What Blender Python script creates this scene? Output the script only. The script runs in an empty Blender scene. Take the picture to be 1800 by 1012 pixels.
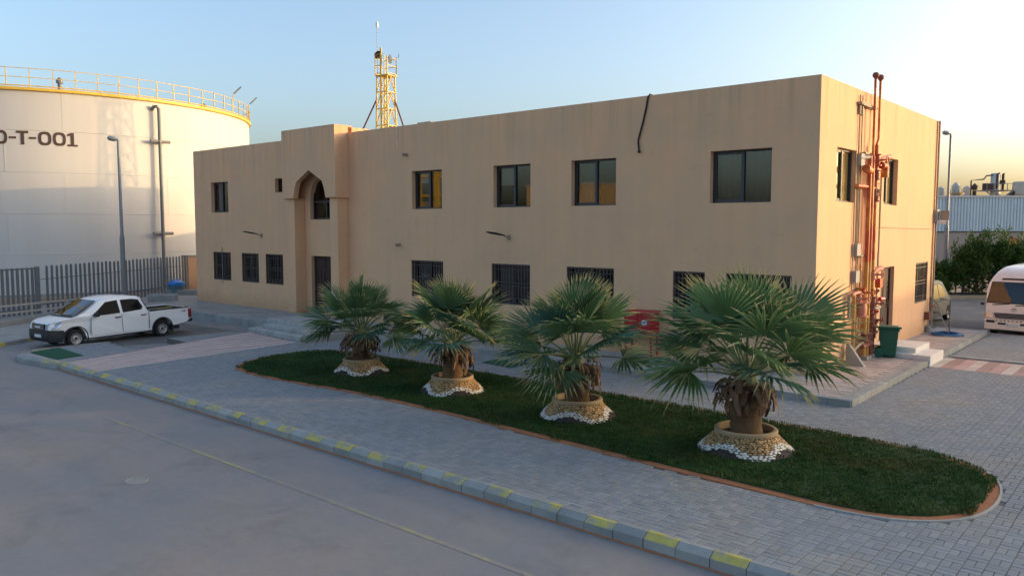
import bpy, bmesh, math, random
from mathutils import Vector, Matrix, noise as mnoise
PI = math.pi; R = math.radians
random.seed(7)
sc = bpy.context.scene
col = sc.collection

# ------------------------------------------------------------------ camera, sky, sun, exposure
cd = bpy.data.cameras.new('camera'); cam = bpy.data.objects.new('camera', cd); col.objects.link(cam)
cam.location = (7.7777, -21.5925, 4.4522)
cam.rotation_euler = (PI/2 - 0.0784, 0, 0.7125)
cd.sensor_width = 36.0; cd.lens = 36.0*1392.6/1800.0
cd.clip_start = 0.1; cd.clip_end = 3000
sc.camera = cam
SUN_AZ, SUN_EL = R(47), R(6.8)
sdir = Vector((math.cos(SUN_EL)*math.cos(SUN_AZ), math.cos(SUN_EL)*math.sin(SUN_AZ), math.sin(SUN_EL)))
w = bpy.data.worlds.new('World'); sc.world = w; w.use_nodes = True
nt = w.node_tree; nt.nodes.clear()
out = nt.nodes.new('ShaderNodeOutputWorld'); bg = nt.nodes.new('ShaderNodeBackground'); sky = nt.nodes.new('ShaderNodeTexSky')
sky.sky_type = 'NISHITA'; sky.sun_disc = False
sky.sun_elevation = SUN_EL; sky.sun_rotation = PI/2 - SUN_AZ
sky.altitude = 300; sky.air_density = 0.80; sky.dust_density = 6.3; sky.ozone_density = 1.4
bg.inputs['Strength'].default_value = 0.15
nt.links.new(sky.outputs[0], bg.inputs[0]); nt.links.new(bg.outputs[0], out.inputs[0])
sl = bpy.data.lights.new('sun', 'SUN'); so = bpy.data.objects.new('sun', sl); col.objects.link(so)
sl.energy = 0.72; sl.angle = R(0.53); sl.color = (1.0, 0.64, 0.30)
so.rotation_euler = sdir.to_track_quat('Z', 'Y').to_euler()
sc.view_settings.view_transform = 'Standard'; sc.view_settings.look = 'None'
sc.view_settings.gamma = 1.0; sc.view_settings.use_curve_mapping = False
sc.view_settings.exposure = 1.97
sc.render.engine = 'CYCLES'
sc.cycles.max_bounces = 8; sc.cycles.transparent_max_bounces = 12

# ------------------------------------------------------------------ materials
M = {}
def mat(name, c, rough=0.8, var=0.25, scale=3.0, detail=6.0, bump=0.0, bscale=40.0, metal=0.0, spec=0.4,
        c2=None, c2pos=(0.45, 0.62), c2scale=0.6, island=0.0, objrand=0.0, streak=None, coords='Object', trans=0.0, coat=0.0):
    m = bpy.data.materials.new(name); m.use_nodes = True
    t = m.node_tree; N = t.nodes; L = t.links
    b = N['Principled BSDF']
    b.inputs['Roughness'].default_value = rough; b.inputs['Metallic'].default_value = metal
    b.inputs['Specular IOR Level'].default_value = spec
    if coat: b.inputs['Coat Weight'].default_value = coat
    tc = N.new('ShaderNodeTexCoord')
    if coords == 'World':
        g = N.new('ShaderNodeNewGeometry'); vec = g.outputs['Position']
    else:
        vec = tc.outputs[coords]
    rgb = N.new('ShaderNodeRGB'); rgb.outputs[0].default_value = (*c, 1)
    cur = rgb.outputs[0]
    if c2 is not None:
        n2 = N.new('ShaderNodeTexNoise'); n2.inputs['Scale'].default_value = c2scale; n2.inputs['Detail'].default_value = 8
        n2.inputs['Roughness'].default_value = 0.62
        L.new(vec, n2.inputs['Vector'])
        mr = N.new('ShaderNodeMapRange'); mr.inputs['From Min'].default_value = c2pos[0]; mr.inputs['From Max'].default_value = c2pos[1]
        L.new(n2.outputs['Fac'], mr.inputs['Value'])
        mx = N.new('ShaderNodeMixRGB'); L.new(mr.outputs[0], mx.inputs[0]); L.new(cur, mx.inputs[1]); mx.inputs[2].default_value = (*c2, 1)
        cur = mx.outputs[0]
    def mul(fac_socket, lo, hi):
        nonlocal cur
        mr = N.new('ShaderNodeMapRange'); mr.inputs['To Min'].default_value = lo; mr.inputs['To Max'].default_value = hi
        L.new(fac_socket, mr.inputs['Value'])
        vm = N.new('ShaderNodeVectorMath'); vm.operation = 'SCALE'
        L.new(cur, vm.inputs[0]); L.new(mr.outputs[0], vm.inputs['Scale']); cur = vm.outputs[0]
    if var:
        n = N.new('ShaderNodeTexNoise'); n.inputs['Scale'].default_value = scale; n.inputs['Detail'].default_value = detail
        n.inputs['Roughness'].default_value = 0.65
        L.new(vec, n.inputs['Vector']); mul(n.outputs['Fac'], 1-var, 1+var)
    if streak:
        mp = N.new('ShaderNodeMapping'); mp.inputs['Scale'].default_value = (streak[0], streak[0], streak[1])
        L.new(vec, mp.inputs['Vector'])
        n = N.new('ShaderNodeTexNoise'); n.inputs['Scale'].default_value = 1.0; n.inputs['Detail'].default_value = 7
        L.new(mp.outputs[0], n.inputs['Vector']); mul(n.outputs['Fac'], 1-streak[2], 1+streak[2])
    if name == 'wall_plaster':
        g2_ = N.new('ShaderNodeNewGeometry'); sx_ = N.new('ShaderNodeSeparateXYZ'); L.new(g2_.outputs['Position'], sx_.inputs[0])
        mr_ = N.new('ShaderNodeMapRange'); mr_.inputs['From Min'].default_value = 6.6; mr_.inputs['From Max'].default_value = 8.6; L.new(sx_.outputs['Z'], mr_.inputs['Value'])
        mp = N.new('ShaderNodeMapping'); mp.inputs['Scale'].default_value = (3.4, 3.4, 0.10); L.new(vec, mp.inputs['Vector'])
        n = N.new('ShaderNodeTexNoise'); n.inputs['Scale'].default_value = 1.0; n.inputs['Detail'].default_value = 9; n.inputs['Roughness'].default_value = .7; L.new(mp.outputs[0], n.inputs['Vector'])
        th = N.new('ShaderNodeMapRange'); th.inputs['From Min'].default_value = .50; th.inputs['From Max'].default_value = .72; L.new(n.outputs['Fac'], th.inputs['Value'])
        mm = N.new('ShaderNodeMath'); mm.operation = 'MULTIPLY'; L.new(mr_.outputs[0], mm.inputs[0]); L.new(th.outputs[0], mm.inputs[1])
        mul(mm.outputs[0], 1.0, 0.72)
        n = N.new('ShaderNodeTexNoise'); n.inputs['Scale'].default_value = 2.3; n.inputs['Detail'].default_value = 10; n.inputs['Roughness'].default_value = .75; L.new(vec, n.inputs['Vector'])
        mr_ = N.new('ShaderNodeMapRange'); mr_.inputs['From Min'].default_value = .58; mr_.inputs['From Max'].default_value = .75; L.new(n.outputs['Fac'], mr_.inputs['Value']); mul(mr_.outputs[0], 1.0, 0.86)
        # splash dirt along the foot of the wall
        n = N.new('ShaderNodeTexNoise'); n.inputs['Scale'].default_value = 1.6; n.inputs['Detail'].default_value = 9; n.inputs['Roughness'].default_value = .7; L.new(vec, n.inputs['Vector'])
        sc_ = N.new('ShaderNodeMath'); sc_.operation = 'MULTIPLY_ADD'; sc_.inputs[1].default_value = 1.3; sc_.inputs[2].default_value = .15; L.new(n.outputs['Fac'], sc_.inputs[0])
        df = N.new('ShaderNodeMath'); df.operation = 'SUBTRACT'; L.new(sx_.outputs['Z'], df.inputs[0]); L.new(sc_.outputs[0], df.inputs[1])
        mr_ = N.new('ShaderNodeMapRange'); mr_.inputs['From Min'].default_value = .25; mr_.inputs['From Max'].default_value = -.35; L.new(df.outputs[0], mr_.inputs['Value']); mul(mr_.outputs[0], 1.0, 0.80)
    if name in ('road', 'asphalt'):
        n = N.new('ShaderNodeTexNoise'); n.inputs['Scale'].default_value = 0.55; n.inputs['Detail'].default_value = 10; n.inputs['Roughness'].default_value = .7; n.inputs['Distortion'].default_value = .6; L.new(vec, n.inputs['Vector'])
        mr_ = N.new('ShaderNodeMapRange'); mr_.inputs['From Min'].default_value = .52; mr_.inputs['From Max'].default_value = .74; L.new(n.outputs['Fac'], mr_.inputs['Value']); mul(mr_.outputs[0], 1.0, 0.74)
        mp = N.new('ShaderNodeMapping'); mp.inputs['Scale'].default_value = (.05, 1.7, 1); L.new(vec, mp.inputs['Vector'])
        n = N.new('ShaderNodeTexNoise'); n.inputs['Scale'].default_value = 1.0; n.inputs['Detail'].default_value = 6; L.new(mp.outputs[0], n.inputs['Vector']); mul(n.outputs['Fac'], .88, 1.12)
        n = N.new('ShaderNodeTexNoise'); n.inputs['Scale'].default_value = 42; n.inputs['Detail'].default_value = 3; L.new(vec, n.inputs['Vector'])
        mr_ = N.new('ShaderNodeMapRange'); mr_.inputs['From Min'].default_value = .62; mr_.inputs['From Max'].default_value = .72; L.new(n.outputs['Fac'], mr_.inputs['Value']); mul(mr_.outputs[0], 1.0, 0.80)
    if island:
        g = N.new('ShaderNodeNewGeometry'); mul(g.outputs['Random Per Island'], 1-island, 1+island)
    if objrand:
        g = N.new('ShaderNodeObjectInfo'); mul(g.outputs['Random'], 1-objrand, 1+objrand)
    L.new(cur, b.inputs['Base Color'])
    if bump:
        nb = N.new('ShaderNodeTexNoise'); nb.inputs['Scale'].default_value = bscale; nb.inputs['Detail'].default_value = 5
        L.new(vec, nb.inputs['Vector'])
        bp = N.new('ShaderNodeBump'); bp.inputs['Strength'].default_value = bump; bp.inputs['Distance'].default_value = 0.02
        L.new(nb.outputs['Fac'], bp.inputs['Height']); L.new(bp.outputs[0], b.inputs['Normal'])
    if trans:
        tr = N.new('ShaderNodeBsdfTranslucent'); L.new(cur, tr.inputs['Color'])
        mxs = N.new('ShaderNodeMixShader'); mxs.inputs[0].default_value = trans
        L.new(b.outputs[0], mxs.inputs[1]); L.new(tr.outputs[0], mxs.inputs[2])
        L.new(mxs.outputs[0], N['Material Output'].inputs['Surface'])
    M[name] = m
    return m

def glass_mat(name, tint, refl_ior=1.6, dark=0.5):
    m = bpy.data.materials.new(name); m.use_nodes = True
    t = m.node_tree; N = t.nodes; L = t.links; N.clear()
    o = N.new('ShaderNodeOutputMaterial')
    tr = N.new('ShaderNodeBsdfTransparent'); tr.inputs[0].default_value = (*tint, 1)
    gl = N.new('ShaderNodeBsdfGlossy'); gl.inputs['Roughness'].default_value = 0.012; gl.inputs['Color'].default_value = (0.95, 0.95, 0.95, 1)
    lw = N.new('ShaderNodeLayerWeight'); lw.inputs['Blend'].default_value = 0.5
    pw_ = N.new('ShaderNodeMath'); pw_.operation = 'POWER'; pw_.inputs[1].default_value = 4.0; L.new(lw.outputs['Facing'], pw_.inputs[0])
    fr = N.new('ShaderNodeMapRange'); fr.inputs['To Min'].default_value = 0.04*refl_ior; fr.inputs['To Max'].default_value = 0.85; L.new(pw_.outputs[0], fr.inputs['Value'])
    mx = N.new('ShaderNodeMixShader')
    L.new(fr.outputs[0], mx.inputs[0]); L.new(tr.outputs[0], mx.inputs[1]); L.new(gl.outputs[0], mx.inputs[2]); L.new(mx.outputs[0], o.inputs[0])
    M[name] = m

mat('sand', (0.36, 0.25, 0.16), 0.95, 0.25, 0.4, bump=0.4, bscale=6, c2=(0.30, 0.22, 0.15), c2scale=0.2)
mat('road', (0.222, 0.214, 0.212), 0.85, 0.12, 5.0, bump=0.25, bscale=120, c2=(0.285, 0.240, 0.208), c2pos=(0.42, 0.66), c2scale=0.35, coords='World')
mat('asphalt', (0.13, 0.125, 0.12), 0.85, 0.2, 2.0, bump=0.3, bscale=90, c2=(0.19, 0.165, 0.14), c2scale=0.5, coords='World')
mat('joint', (0.13, 0.115, 0.10), 0.95, 0.2, 8)
mat('paver', (0.228, 0.240, 0.246), 0.82, 0.12, 1.2, bump=0.12, bscale=160, island=0.10, coords='World', c2=(0.275, 0.255, 0.225), c2pos=(0.48, 0.70), c2scale=0.45)
mat('paver_single', (0.228, 0.240, 0.246), 0.82, 0.12, 1.2, bump=0.12, bscale=160, objrand=0.10, coords='World', c2=(0.275, 0.255, 0.225), c2pos=(0.48, 0.70), c2scale=0.45)
mat('paver_pink', (0.46, 0.30, 0.27), 0.85, 0.15, 2, bump=0.1, bscale=120, objrand=0.12, coords='World')
mat('paver_rose', (0.36, 0.235, 0.20), 0.85, 0.15, 2, bump=0.1, bscale=120, objrand=0.12, coords='World')
mat('paver_cream', (0.50, 0.42, 0.36), 0.85, 0.15, 2, bump=0.1, bscale=120, objrand=0.1, coords='World')
mat('tile', (0.40, 0.33, 0.29), 0.85, 0.15, 2, bump=0.1, bscale=100, objrand=0.16, coords='World')
mat('kerb', (0.27, 0.275, 0.26), 0.88, 0.22, 4, bump=0.3, bscale=60, objrand=0.12, coords='World', c2=(0.33, 0.32, 0.29), c2scale=1.5)
mat('kerb_yellow', (0.47, 0.39, 0.10), 0.85, 0.3, 6, bump=0.2, bscale=80, coords='World', c2=(0.28, 0.275, 0.25), c2pos=(0.46, 0.60), c2scale=3.3)
mat('concrete', (0.33, 0.31, 0.28), 0.9, 0.2, 1.5, bump=0.2, bscale=50, c2=(0.27, 0.255, 0.235), c2scale=0.8, coords='World')
mat('step_concrete', (0.40, 0.385, 0.36), 0.9, 0.2, 2.5, bump=0.2, bscale=50, c2=(0.31, 0.295, 0.27), c2scale=1.6, coords='World')
mat('white_step', (0.72, 0.66, 0.60), 0.75, 0.1, 4, bump=0.08, bscale=60)
mat('soil', (0.36, 0.14, 0.06), 0.95, 0.35, 9, bump=0.6, bscale=40, coords='World')
mat('dark_soil', (0.05, 0.035, 0.025), 0.95, 0.3, 12, bump=0.6, bscale=50)
mat('lawn_base', (0.020, 0.045, 0.010), 0.95, 0.3, 6, bump=0.5, bscale=30, coords='World')
mat('grass', (0.026, 0.075, 0.012), 0.7, 0.45, 2.2, island=0.4, coords='World', c2=(0.085, 0.092, 0.020), c2pos=(.48,.70), c2scale=0.9, trans=0.25, spec=0.25)
mat('turf_mat', (0.012, 0.085, 0.040), 0.95, 0.25, 40, bump=0.8, bscale=250)
mat('line_paint', (0.35, 0.305, 0.165), 0.85, 0.25, 8, coords='World', c2=(0.26, 0.235, 0.205), c2pos=(0.40, 0.54), c2scale=1.6)
mat('wall_plaster', (0.735, 0.430, 0.240), 0.92, 0.07, 0.9, bump=0.22, bscale=55, c2=(0.680, 0.410, 0.240), c2pos=(0.42, 0.66), c2scale=0.5, streak=(2.6, 0.16, 0.075), coords='World')
mat('roof_grey', (0.35, 0.32, 0.28), 0.95, 0.2, 2, bump=0.2)
mat('frame_dark', (0.028, 0.030, 0.034), 0.45, 0.15, 4, spec=0.5)
mat('grille_iron', (0.085, 0.062, 0.055), 0.6, 0.25, 15)
mat('door_brown', (0.055, 0.028, 0.022), 0.75, 0.25, 8)
mat('blind', (0.40, 0.39, 0.36), 0.9, 0.08, 3)
mat('curtain', (0.46, 0.38, 0.15), 0.9, 0.2, 2, streak=(14, 0.2, 0.3))
mat('curtain_grey', (0.20, 0.185, 0.165), 0.9, 0.15, 2, streak=(9, 0.2, 0.10))
mat('sun_blind', (0.62, 0.47, 0.16), 0.85, 0.1, 2)
mat('room', (0.06, 0.055, 0.05), 0.95, 0.1, 2)
glass_mat('glass', (0.72, 0.72, 0.70), 1.4)
glass_mat('glass_clear', (0.93, 0.92, 0.88), 1.3)
glass_mat('car_glass', (0.30, 0.34, 0.36), 1.6)
mat('tank_white', (0.56, 0.545, 0.52), 0.6, 0.05, 0.25, bump=0.06, bscale=3, streak=(0.9, 0.05, 0.11), spec=0.3)
mat('tank_base', (0.25, 0.22, 0.19), 0.9, 0.2, 2)
mat('letter_brown', (0.075, 0.045, 0.035), 0.8, 0.1, 5)
mat('yellow_steel', (0.70, 0.45, 0.06), 0.55, 0.2, 6, c2=(0.35, 0.17, 0.03), c2pos=(0.58, 0.72), c2scale=5)
mat('steel_grey', (0.20, 0.20, 0.20), 0.6, 0.2, 5, metal=0.3)
mat('galv', (0.13, 0.145, 0.155), 0.65, 0.2, 4, metal=0.2)
mat('pole_grey', (0.22, 0.23, 0.24), 0.5, 0.15, 4, metal=0.4)
mat('lamp_head', (0.30, 0.31, 0.32), 0.4, 0.1, 4, metal=0.2)
mat('pipe_red', (0.46, 0.085, 0.025), 0.5, 0.25, 5, c2=(0.60, 0.26, 0.05), c2pos=(0.5, 0.62), c2scale=1.5, coords='World')
mat('pipe_orange', (0.50, 0.25, 0.055), 0.5, 0.2, 5, coords='World')
mat('valve_pink', (0.50, 0.20, 0.13), 0.6, 0.2, 8)
mat('pipe_rust', (0.22, 0.07, 0.045), 0.7, 0.3, 9)
mat('conduit', (0.30, 0.24, 0.17), 0.7, 0.2, 6)
mat('box_grey', (0.36, 0.33, 0.30), 0.7, 0.1, 5)
mat('red_paint', (0.42, 0.015, 0.02), 0.42, 0.15, 4, spec=0.5)
mat('label_blue', (0.10, 0.30, 0.62), 0.6, 0.05, 5)
mat('white_paint', (0.78, 0.78, 0.77), 0.6, 0.04, 5)
mat('bin_green', (0.010, 0.105, 0.060), 0.5, 0.12, 6, spec=0.5)
mat('rubber', (0.018, 0.018, 0.019), 0.85, 0.2, 15)
mat('black_plastic', (0.020, 0.022, 0.025), 0.6, 0.15, 8)
mat('hose_blue', (0.02, 0.13, 0.30), 0.5, 0.1, 6)
mat('blue_bag', (0.015, 0.20, 0.62), 0.4, 0.15, 9)
mat('bucket_blue', (0.10, 0.19, 0.24), 0.6, 0.15, 6)
mat('car_white', (0.80, 0.82, 0.83), 0.32, 0.02, 2, spec=0.5, coat=0.6)
mat('bus_cream', (0.82, 0.72, 0.62), 0.38, 0.03, 2, spec=0.5, coat=0.4)
mat('van_grey', (0.060, 0.075, 0.080), 0.55, 0.04, 2, spec=0.25)
mat('chrome', (0.55, 0.55, 0.56), 0.18, 0.05, 5, metal=1.0)
mat('rim_steel', (0.42, 0.42, 0.43), 0.4, 0.1, 6, metal=0.6)
mat('headlight', (0.45, 0.50, 0.55), 0.12, 0.15, 20, metal=0.4, coat=1.0)
mat('tail_red', (0.22, 0.008, 0.012), 0.2, 0.2, 10, coat=0.8)
mat('amber', (0.55, 0.22, 0.04), 0.25, 0.1, 10, coat=0.6)
mat('seat_grey', (0.10, 0.10, 0.105), 0.9, 0.1, 5)
mat('frond', (0.105, 0.185, 0.070), 0.50, 0.18, 2, spec=0.45, objrand=0.22, trans=0.28)
mat('frond_blue', (0.085, 0.190, 0.128), 0.48, 0.18, 2, spec=0.45, objrand=0.18, trans=0.22)
mat('frond_tip', (0.36, 0.33, 0.15), 0.7, 0.2, 4, trans=0.3)
mat('petiole', (0.15, 0.17, 0.06), 0.6, 0.2, 6)
mat('dead_leaf', (0.150, 0.088, 0.048), 0.9, 0.3, 8, objrand=0.5)
mat('trunk', (0.125, 0.072, 0.036), 0.95, 0.3, 9, bump=0.8, bscale=26, streak=(3, 14, 0.3))
mat('stone_tan', (0.42, 0.265, 0.12), 0.7, 0.15, 9, island=0.4)
mat('stone_white', (0.66, 0.62, 0.56), 0.7, 0.1, 9, island=0.15)
mat('stone_dark', (0.045, 0.035, 0.035), 0.8, 0.2, 9, island=0.35)
mat('mortar', (0.11, 0.075, 0.042), 0.95, 0.2, 9)
mat('rim_tan', (0.36, 0.26, 0.15), 0.85, 0.2, 7, bump=0.3)
mat('shed_blue', (0.45, 0.56, 0.62), 0.55, 0.06, 1, streak=(1.5, 0.05, 0.10), objrand=0.06)
mat('shed_block', (0.30, 0.275, 0.25), 0.9, 0.15, 1.0, bump=0.2, bscale=20)
mat('shed_roof', (0.50, 0.52, 0.54), 0.6, 0.1, 2)
mat('door_rust', (0.33, 0.12, 0.05), 0.8, 0.25, 5)
mat('silo', (0.52, 0.47, 0.40), 0.6, 0.1, 2)
mat('silo_steel', (0.42, 0.42, 0.42), 0.35, 0.15, 2, metal=0.7)
mat('bush_leaf', (0.065, 0.125, 0.022), 0.6, 0.3, 1.3, island=0.45, trans=0.35, c2=(0.085, 0.13, 0.02), c2scale=1.0)
mat('twig', (0.10, 0.07, 0.045), 0.9, 0.3, 8)
mat('cable_black', (0.02, 0.018, 0.018), 0.7, 0.1, 8)
mat('tan_far', (0.50, 0.36, 0.20), 0.85, 0.15, 0.6)
mat('kerb_pale', (0.40, 0.31, 0.20), 0.9, 0.2, 3, coords='World')
mat('plate_white', (0.62, 0.62, 0.60), 0.5, 0.05, 5)

# ------------------------------------------------------------------ mesh helpers
class MB:
    def __init__(s): s.v = []; s.f = []; s.mi = []; s.cur = 0
    def add(s, vs, fs):
        o = len(s.v); s.v += [tuple(p) for p in vs]
        for f in fs: s.f.append(tuple(i+o for i in f)); s.mi.append(s.cur)
        return s
    def box(s, a, b):
        x0, y0, z0 = a; x1, y1, z1 = b
        return s.add([(x0,y0,z0),(x1,y0,z0),(x1,y1,z0),(x0,y1,z0),(x0,y0,z1),(x1,y0,z1),(x1,y1,z1),(x0,y1,z1)],
                     [(0,3,2,1),(4,5,6,7),(0,1,5,4),(1,2,6,5),(2,3,7,6),(3,0,4,7)])
    def obox(s, c, ux, uy, hx, hy, z0, z1):
        c = Vector(c); ux = Vector(ux).normalized(); uy = Vector(uy).normalized()
        p = [c+ux*sx*hx+uy*sy*hy for sx, sy in ((-1,-1),(1,-1),(1,1),(-1,1))]
        return s.add([(q.x,q.y,z0) for q in p]+[(q.x,q.y,z1) for q in p],
                     [(0,3,2,1),(4,5,6,7),(0,1,5,4),(1,2,6,5),(2,3,7,6),(3,0,4,7)])
    def bar(s, p, q, wx, wy=None):
        wy = wy or wx
        p = Vector(p); q = Vector(q); d = (q-p).normalized()
        up = Vector((0,0,1)) if abs(d.z) < 0.95 else Vector((1,0,0))
        a = d.cross(up).normalized()*wx/2; b = a.cross(d).normalized()*wy/2
        r = [p-a-b, p+a-b, p+a+b, p-a+b, q-a-b, q+a-b, q+a+b, q-a+b]
        return s.add(r, [(0,3,2,1),(4,5,6,7),(0,1,5,4),(1,2,6,5),(2,3,7,6),(3,0,4,7)])
    def tube(s, pts, r, n=8, cap=True):
        pts = [Vector(p) for p in pts]; rr = r if isinstance(r, (list, tuple)) else [r]*len(pts)
        rings = []; prev = None
        for i, p in enumerate(pts):
            d = (pts[min(i+1, len(pts)-1)]-pts[max(i-1, 0)]).normalized()
            if prev is None:
                up = Vector((0,0,1)) if abs(d.z) < 0.9 else Vector((1,0,0)); a = d.cross(up).normalized()
            else: a = (prev-d*prev.dot(d)).normalized()
            prev = a; b = d.cross(a)
            rings.append([p+(a*math.cos(2*PI*k/n)+b*math.sin(2*PI*k/n))*rr[i] for k in range(n)])
        vs = [v for g in rings for v in g]; fs = []
        for i in range(len(pts)-1):
            for k in range(n): fs.append((i*n+k, i*n+(k+1)%n, (i+1)*n+(k+1)%n, (i+1)*n+k))
        if cap: fs.append(tuple(range(n-1,-1,-1))); fs.append(tuple((len(pts)-1)*n+k for k in range(n)))
        return s.add(vs, fs)
    def lathe(s, prof, c=(0,0,0), n=24, axis='z', cap=True):
        vs = []; fs = []
        for r, h in prof:
            for k in range(n):
                a = 2*PI*k/n; x, y = r*math.cos(a), r*math.sin(a)
                p = (x, y, h) if axis == 'z' else ((h, x, y) if axis == 'x' else (y, h, x))
                vs.append((p[0]+c[0], p[1]+c[1], p[2]+c[2]))
        for i in range(len(prof)-1):
            for k in range(n): fs.append((i*n+k, i*n+(k+1)%n, (i+1)*n+(k+1)%n, (i+1)*n+k))
        if cap: fs.append(tuple(range(n-1,-1,-1))); fs.append(tuple((len(prof)-1)*n+k for k in range(n)))
        return s.add(vs, fs)
    def poly(s, pts, z0, z1):
        n = len(pts)
        vs = [(x,y,z0) for x,y in pts]+[(x,y,z1) for x,y in pts]
        fs = [tuple(range(n-1,-1,-1)), tuple(range(n,2*n))]+[(i,(i+1)%n,n+(i+1)%n,n+i) for i in range(n)]
        return s.add(vs, fs)
    def sheet(s, pts, z):
        return s.add([(x,y,z) for x,y in pts], [tuple(range(len(pts)))])
    def mesh(s, name, mats, smooth=False, auto=None):
        me = bpy.data.meshes.new(name); me.from_pydata(s.v, [], s.f)
        mats = mats if isinstance(mats, (list, tuple)) else [mats]
        for m in mats: me.materials.append(M[m] if isinstance(m, str) else m)
        if len(mats) > 1: me.polygons.foreach_set('material_index', s.mi)
        if smooth: me.polygons.foreach_set('use_smooth', [True]*len(me.polygons))
        me.update()
        if smooth and auto: me.set_sharp_from_angle(angle=R(auto))
        return me
    def build(s, name, mats, parent=None, smooth=False, loc=None, kind=None, auto=40, rz=0):
        return link(name, s.mesh(name, mats, smooth, auto), parent, loc, kind, rz)
def link(name, me, parent=None, loc=None, kind=None, rz=0):
    o = bpy.data.objects.new(name, me); col.objects.link(o)
    if parent: o.parent = parent
    if loc: o.location = loc
    if rz: o.rotation_euler.z = rz
    if kind: o['kind'] = kind
    return o
def fixnorm(me):
    bm = bmesh.new(); bm.from_mesh(me); bmesh.ops.recalc_face_normals(bm, faces=bm.faces); bm.to_mesh(me); bm.free()
def tag(o, label, cat, group=None):
    o['label'] = label; o['category'] = cat
    if group: o['group'] = group
    return o
def thing(name, label, cat, loc=(0,0,0), rz=0, group=None):
    o = bpy.data.objects.new(name, None); col.objects.link(o); o.empty_display_size = 0.3
    o.location = loc; o.rotation_euler = (0, 0, rz)
    return tag(o, label, cat, group)
def copy_tree(o, parent=None):
    c = o.copy(); col.objects.link(c); c.parent = parent
    for ch in list(o.children): copy_tree(ch, c)
    return c
def inpoly(x, y, P):
    r = False; j = len(P)-1
    for i in range(len(P)):
        xi, yi = P[i]; xj, yj = P[j]
        if (yi > y) != (yj > y) and x < (xj-xi)*(y-yi)/(yj-yi)+xi: r = not r
        j = i
    return r
def smooth_loop(P, it=2):
    for _ in range(it):
        Q = []
        for i in range(len(P)):
            a = P[i]; b = P[(i+1)%len(P)]
            Q.append((a[0]*.75+b[0]*.25, a[1]*.75+b[1]*.25)); Q.append((a[0]*.25+b[0]*.75, a[1]*.25+b[1]*.75))
        P = Q
    return P
def offset_loop(P, d):
    out_ = []; n = len(P)
    for i in range(n):
        a = Vector(P[i-1]); b = Vector(P[i]); c = Vector(P[(i+1)%n])
        t = (c-a).normalized(); out_.append((b.x+t.y*d, b.y-t.x*d))
    return out_
def boolean(o, cutters, op='DIFFERENCE'):
    for c in cutters:
        md = o.modifiers.new('cut', 'BOOLEAN'); md.operation = op; md.object = c; md.solver = 'EXACT'
    dg = bpy.context.evaluated_depsgraph_get(); dg.update()
    me = bpy.data.meshes.new_from_object(o.evaluated_get(dg)); old = o.data
    o.modifiers.clear(); o.data = me; me.name = old.name
    for c in cutters: bpy.data.objects.remove(c)
    return o
CAMP = Vector(cam.location)

# ================================================================== GROUND
MB().sheet([(-600,-600),(600,-600),(600,600),(-600,600)], -0.03).build('ground', 'sand', kind='structure')
MB().sheet([(-60,-45),(60,-45),(60,14.6),(-60,14.6)], 0.0).build('road', 'road', kind='structure')
MB().sheet([(-30,14.604),(60,14.604),(60,60),(-30,24)], -0.004).build('service_road', 'asphalt', kind='structure')
# faded yellow lane line, a thin sheet on the road
line = MB()
for i in range(60):
    x0 = -11.5+i*0.3
    line.add([(x0,-14.07,0.004),(x0+.3,-14.07,0.004),(x0+.3,-13.99,0.004),(x0,-13.99,0.004)], [(0,1,2,3)])
line.build('lane_line', 'line_paint', kind='structure')
mb = MB(); mb.lathe([(0.20,0),(0.195,0.010),(0.17,0.012),(0.165,0.006),(0.0,0.008)], (0,0,0), 20, cap=False)
tag(mb.build('manhole_cover', 'concrete', loc=(-6.08,-15.62,0.001)), 'pale round concrete manhole cover set in the dusty road', 'manhole cover')

PZ, QZ = 0.20, 0.36
# ---- paved plaza: a slab with individually laid pavers on it
PLAZA = [(-22.1,-12.16),(10.0,-12.16),(10.0,14.5),(1.72,14.5),(1.72,-2.35),(-16.9,-2.35),(-16.9,-4.6),(-21.0,-4.6),(-21.7,-5.2),(-21.7,-7.55),(-19.7,-7.6),(-20.0,-9.45),(-22.4,-9.4)]
pav = MB().poly(PLAZA, 0.0, PZ-0.016).build('pavement', 'joint', kind='structure')
LAWN0 = [(-13.75,-9.30),(-14.6,-8.3),(-15.0,-7.0),(-14.75,-5.75),(-13.7,-5.2),(-11.0,-5.0),(-6.0,-5.0),(0.0,-5.15),(3.2,-5.3),(4.5,-5.6),(5.2,-6.2),(5.5,-7.1),(5.5,-8.3),(5.1,-9.1),(4.2,-9.55),(2.5,-9.45),(0.0,-9.35),(-4.8,-9.05),(-8.5,-9.0),(-11.5,-9.4)]
LAWN = smooth_loop(LAWN0[::-1], 2)       # counter-clockwise
LAWN_OUT = offset_loop(LAWN, 0.14)
STRIPE_L = [(-18.75,-12.16),(-16.45,-12.16),(-17.0,-5.0),(-20.9,-4.62)]
STRIPE_R = [(1.75,4.6),(1.75,6.9),(10.0,6.9),(10.0,4.6)]
c = 0.23
def paver_mesh(name, L, W, m, hz=0.0):
    h = 0.014; e = 0.006; g = 0.0035
    a, b = L/2-g, W/2-g
    mb = MB()
    mb.add([(-a,-b,-h),(a,-b,-h),(a,b,-h),(-a,b,-h),(-a,-b,-.004),(a,-b,-.004),(a,b,-.004),(-a,b,-.004),(-a+e,-b+e,0),(a-e,-b+e,0),(a-e,b-e,0),(-a+e,b-e,0)],
           [(8,9,10,11),(4,5,9,8),(5,6,10,9),(6,7,11,10),(7,4,8,11),(0,1,5,4),(1,2,6,5),(2,3,7,6),(3,0,4,7)])
    return mb.mesh(name, m)
cells = []
ix0, ix1, iy0, iy1 = int(-22.5/c)-1, int(10/c), int(-12.16/c)-2, int(14.5/c)
rp = random.Random(3)
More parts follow.
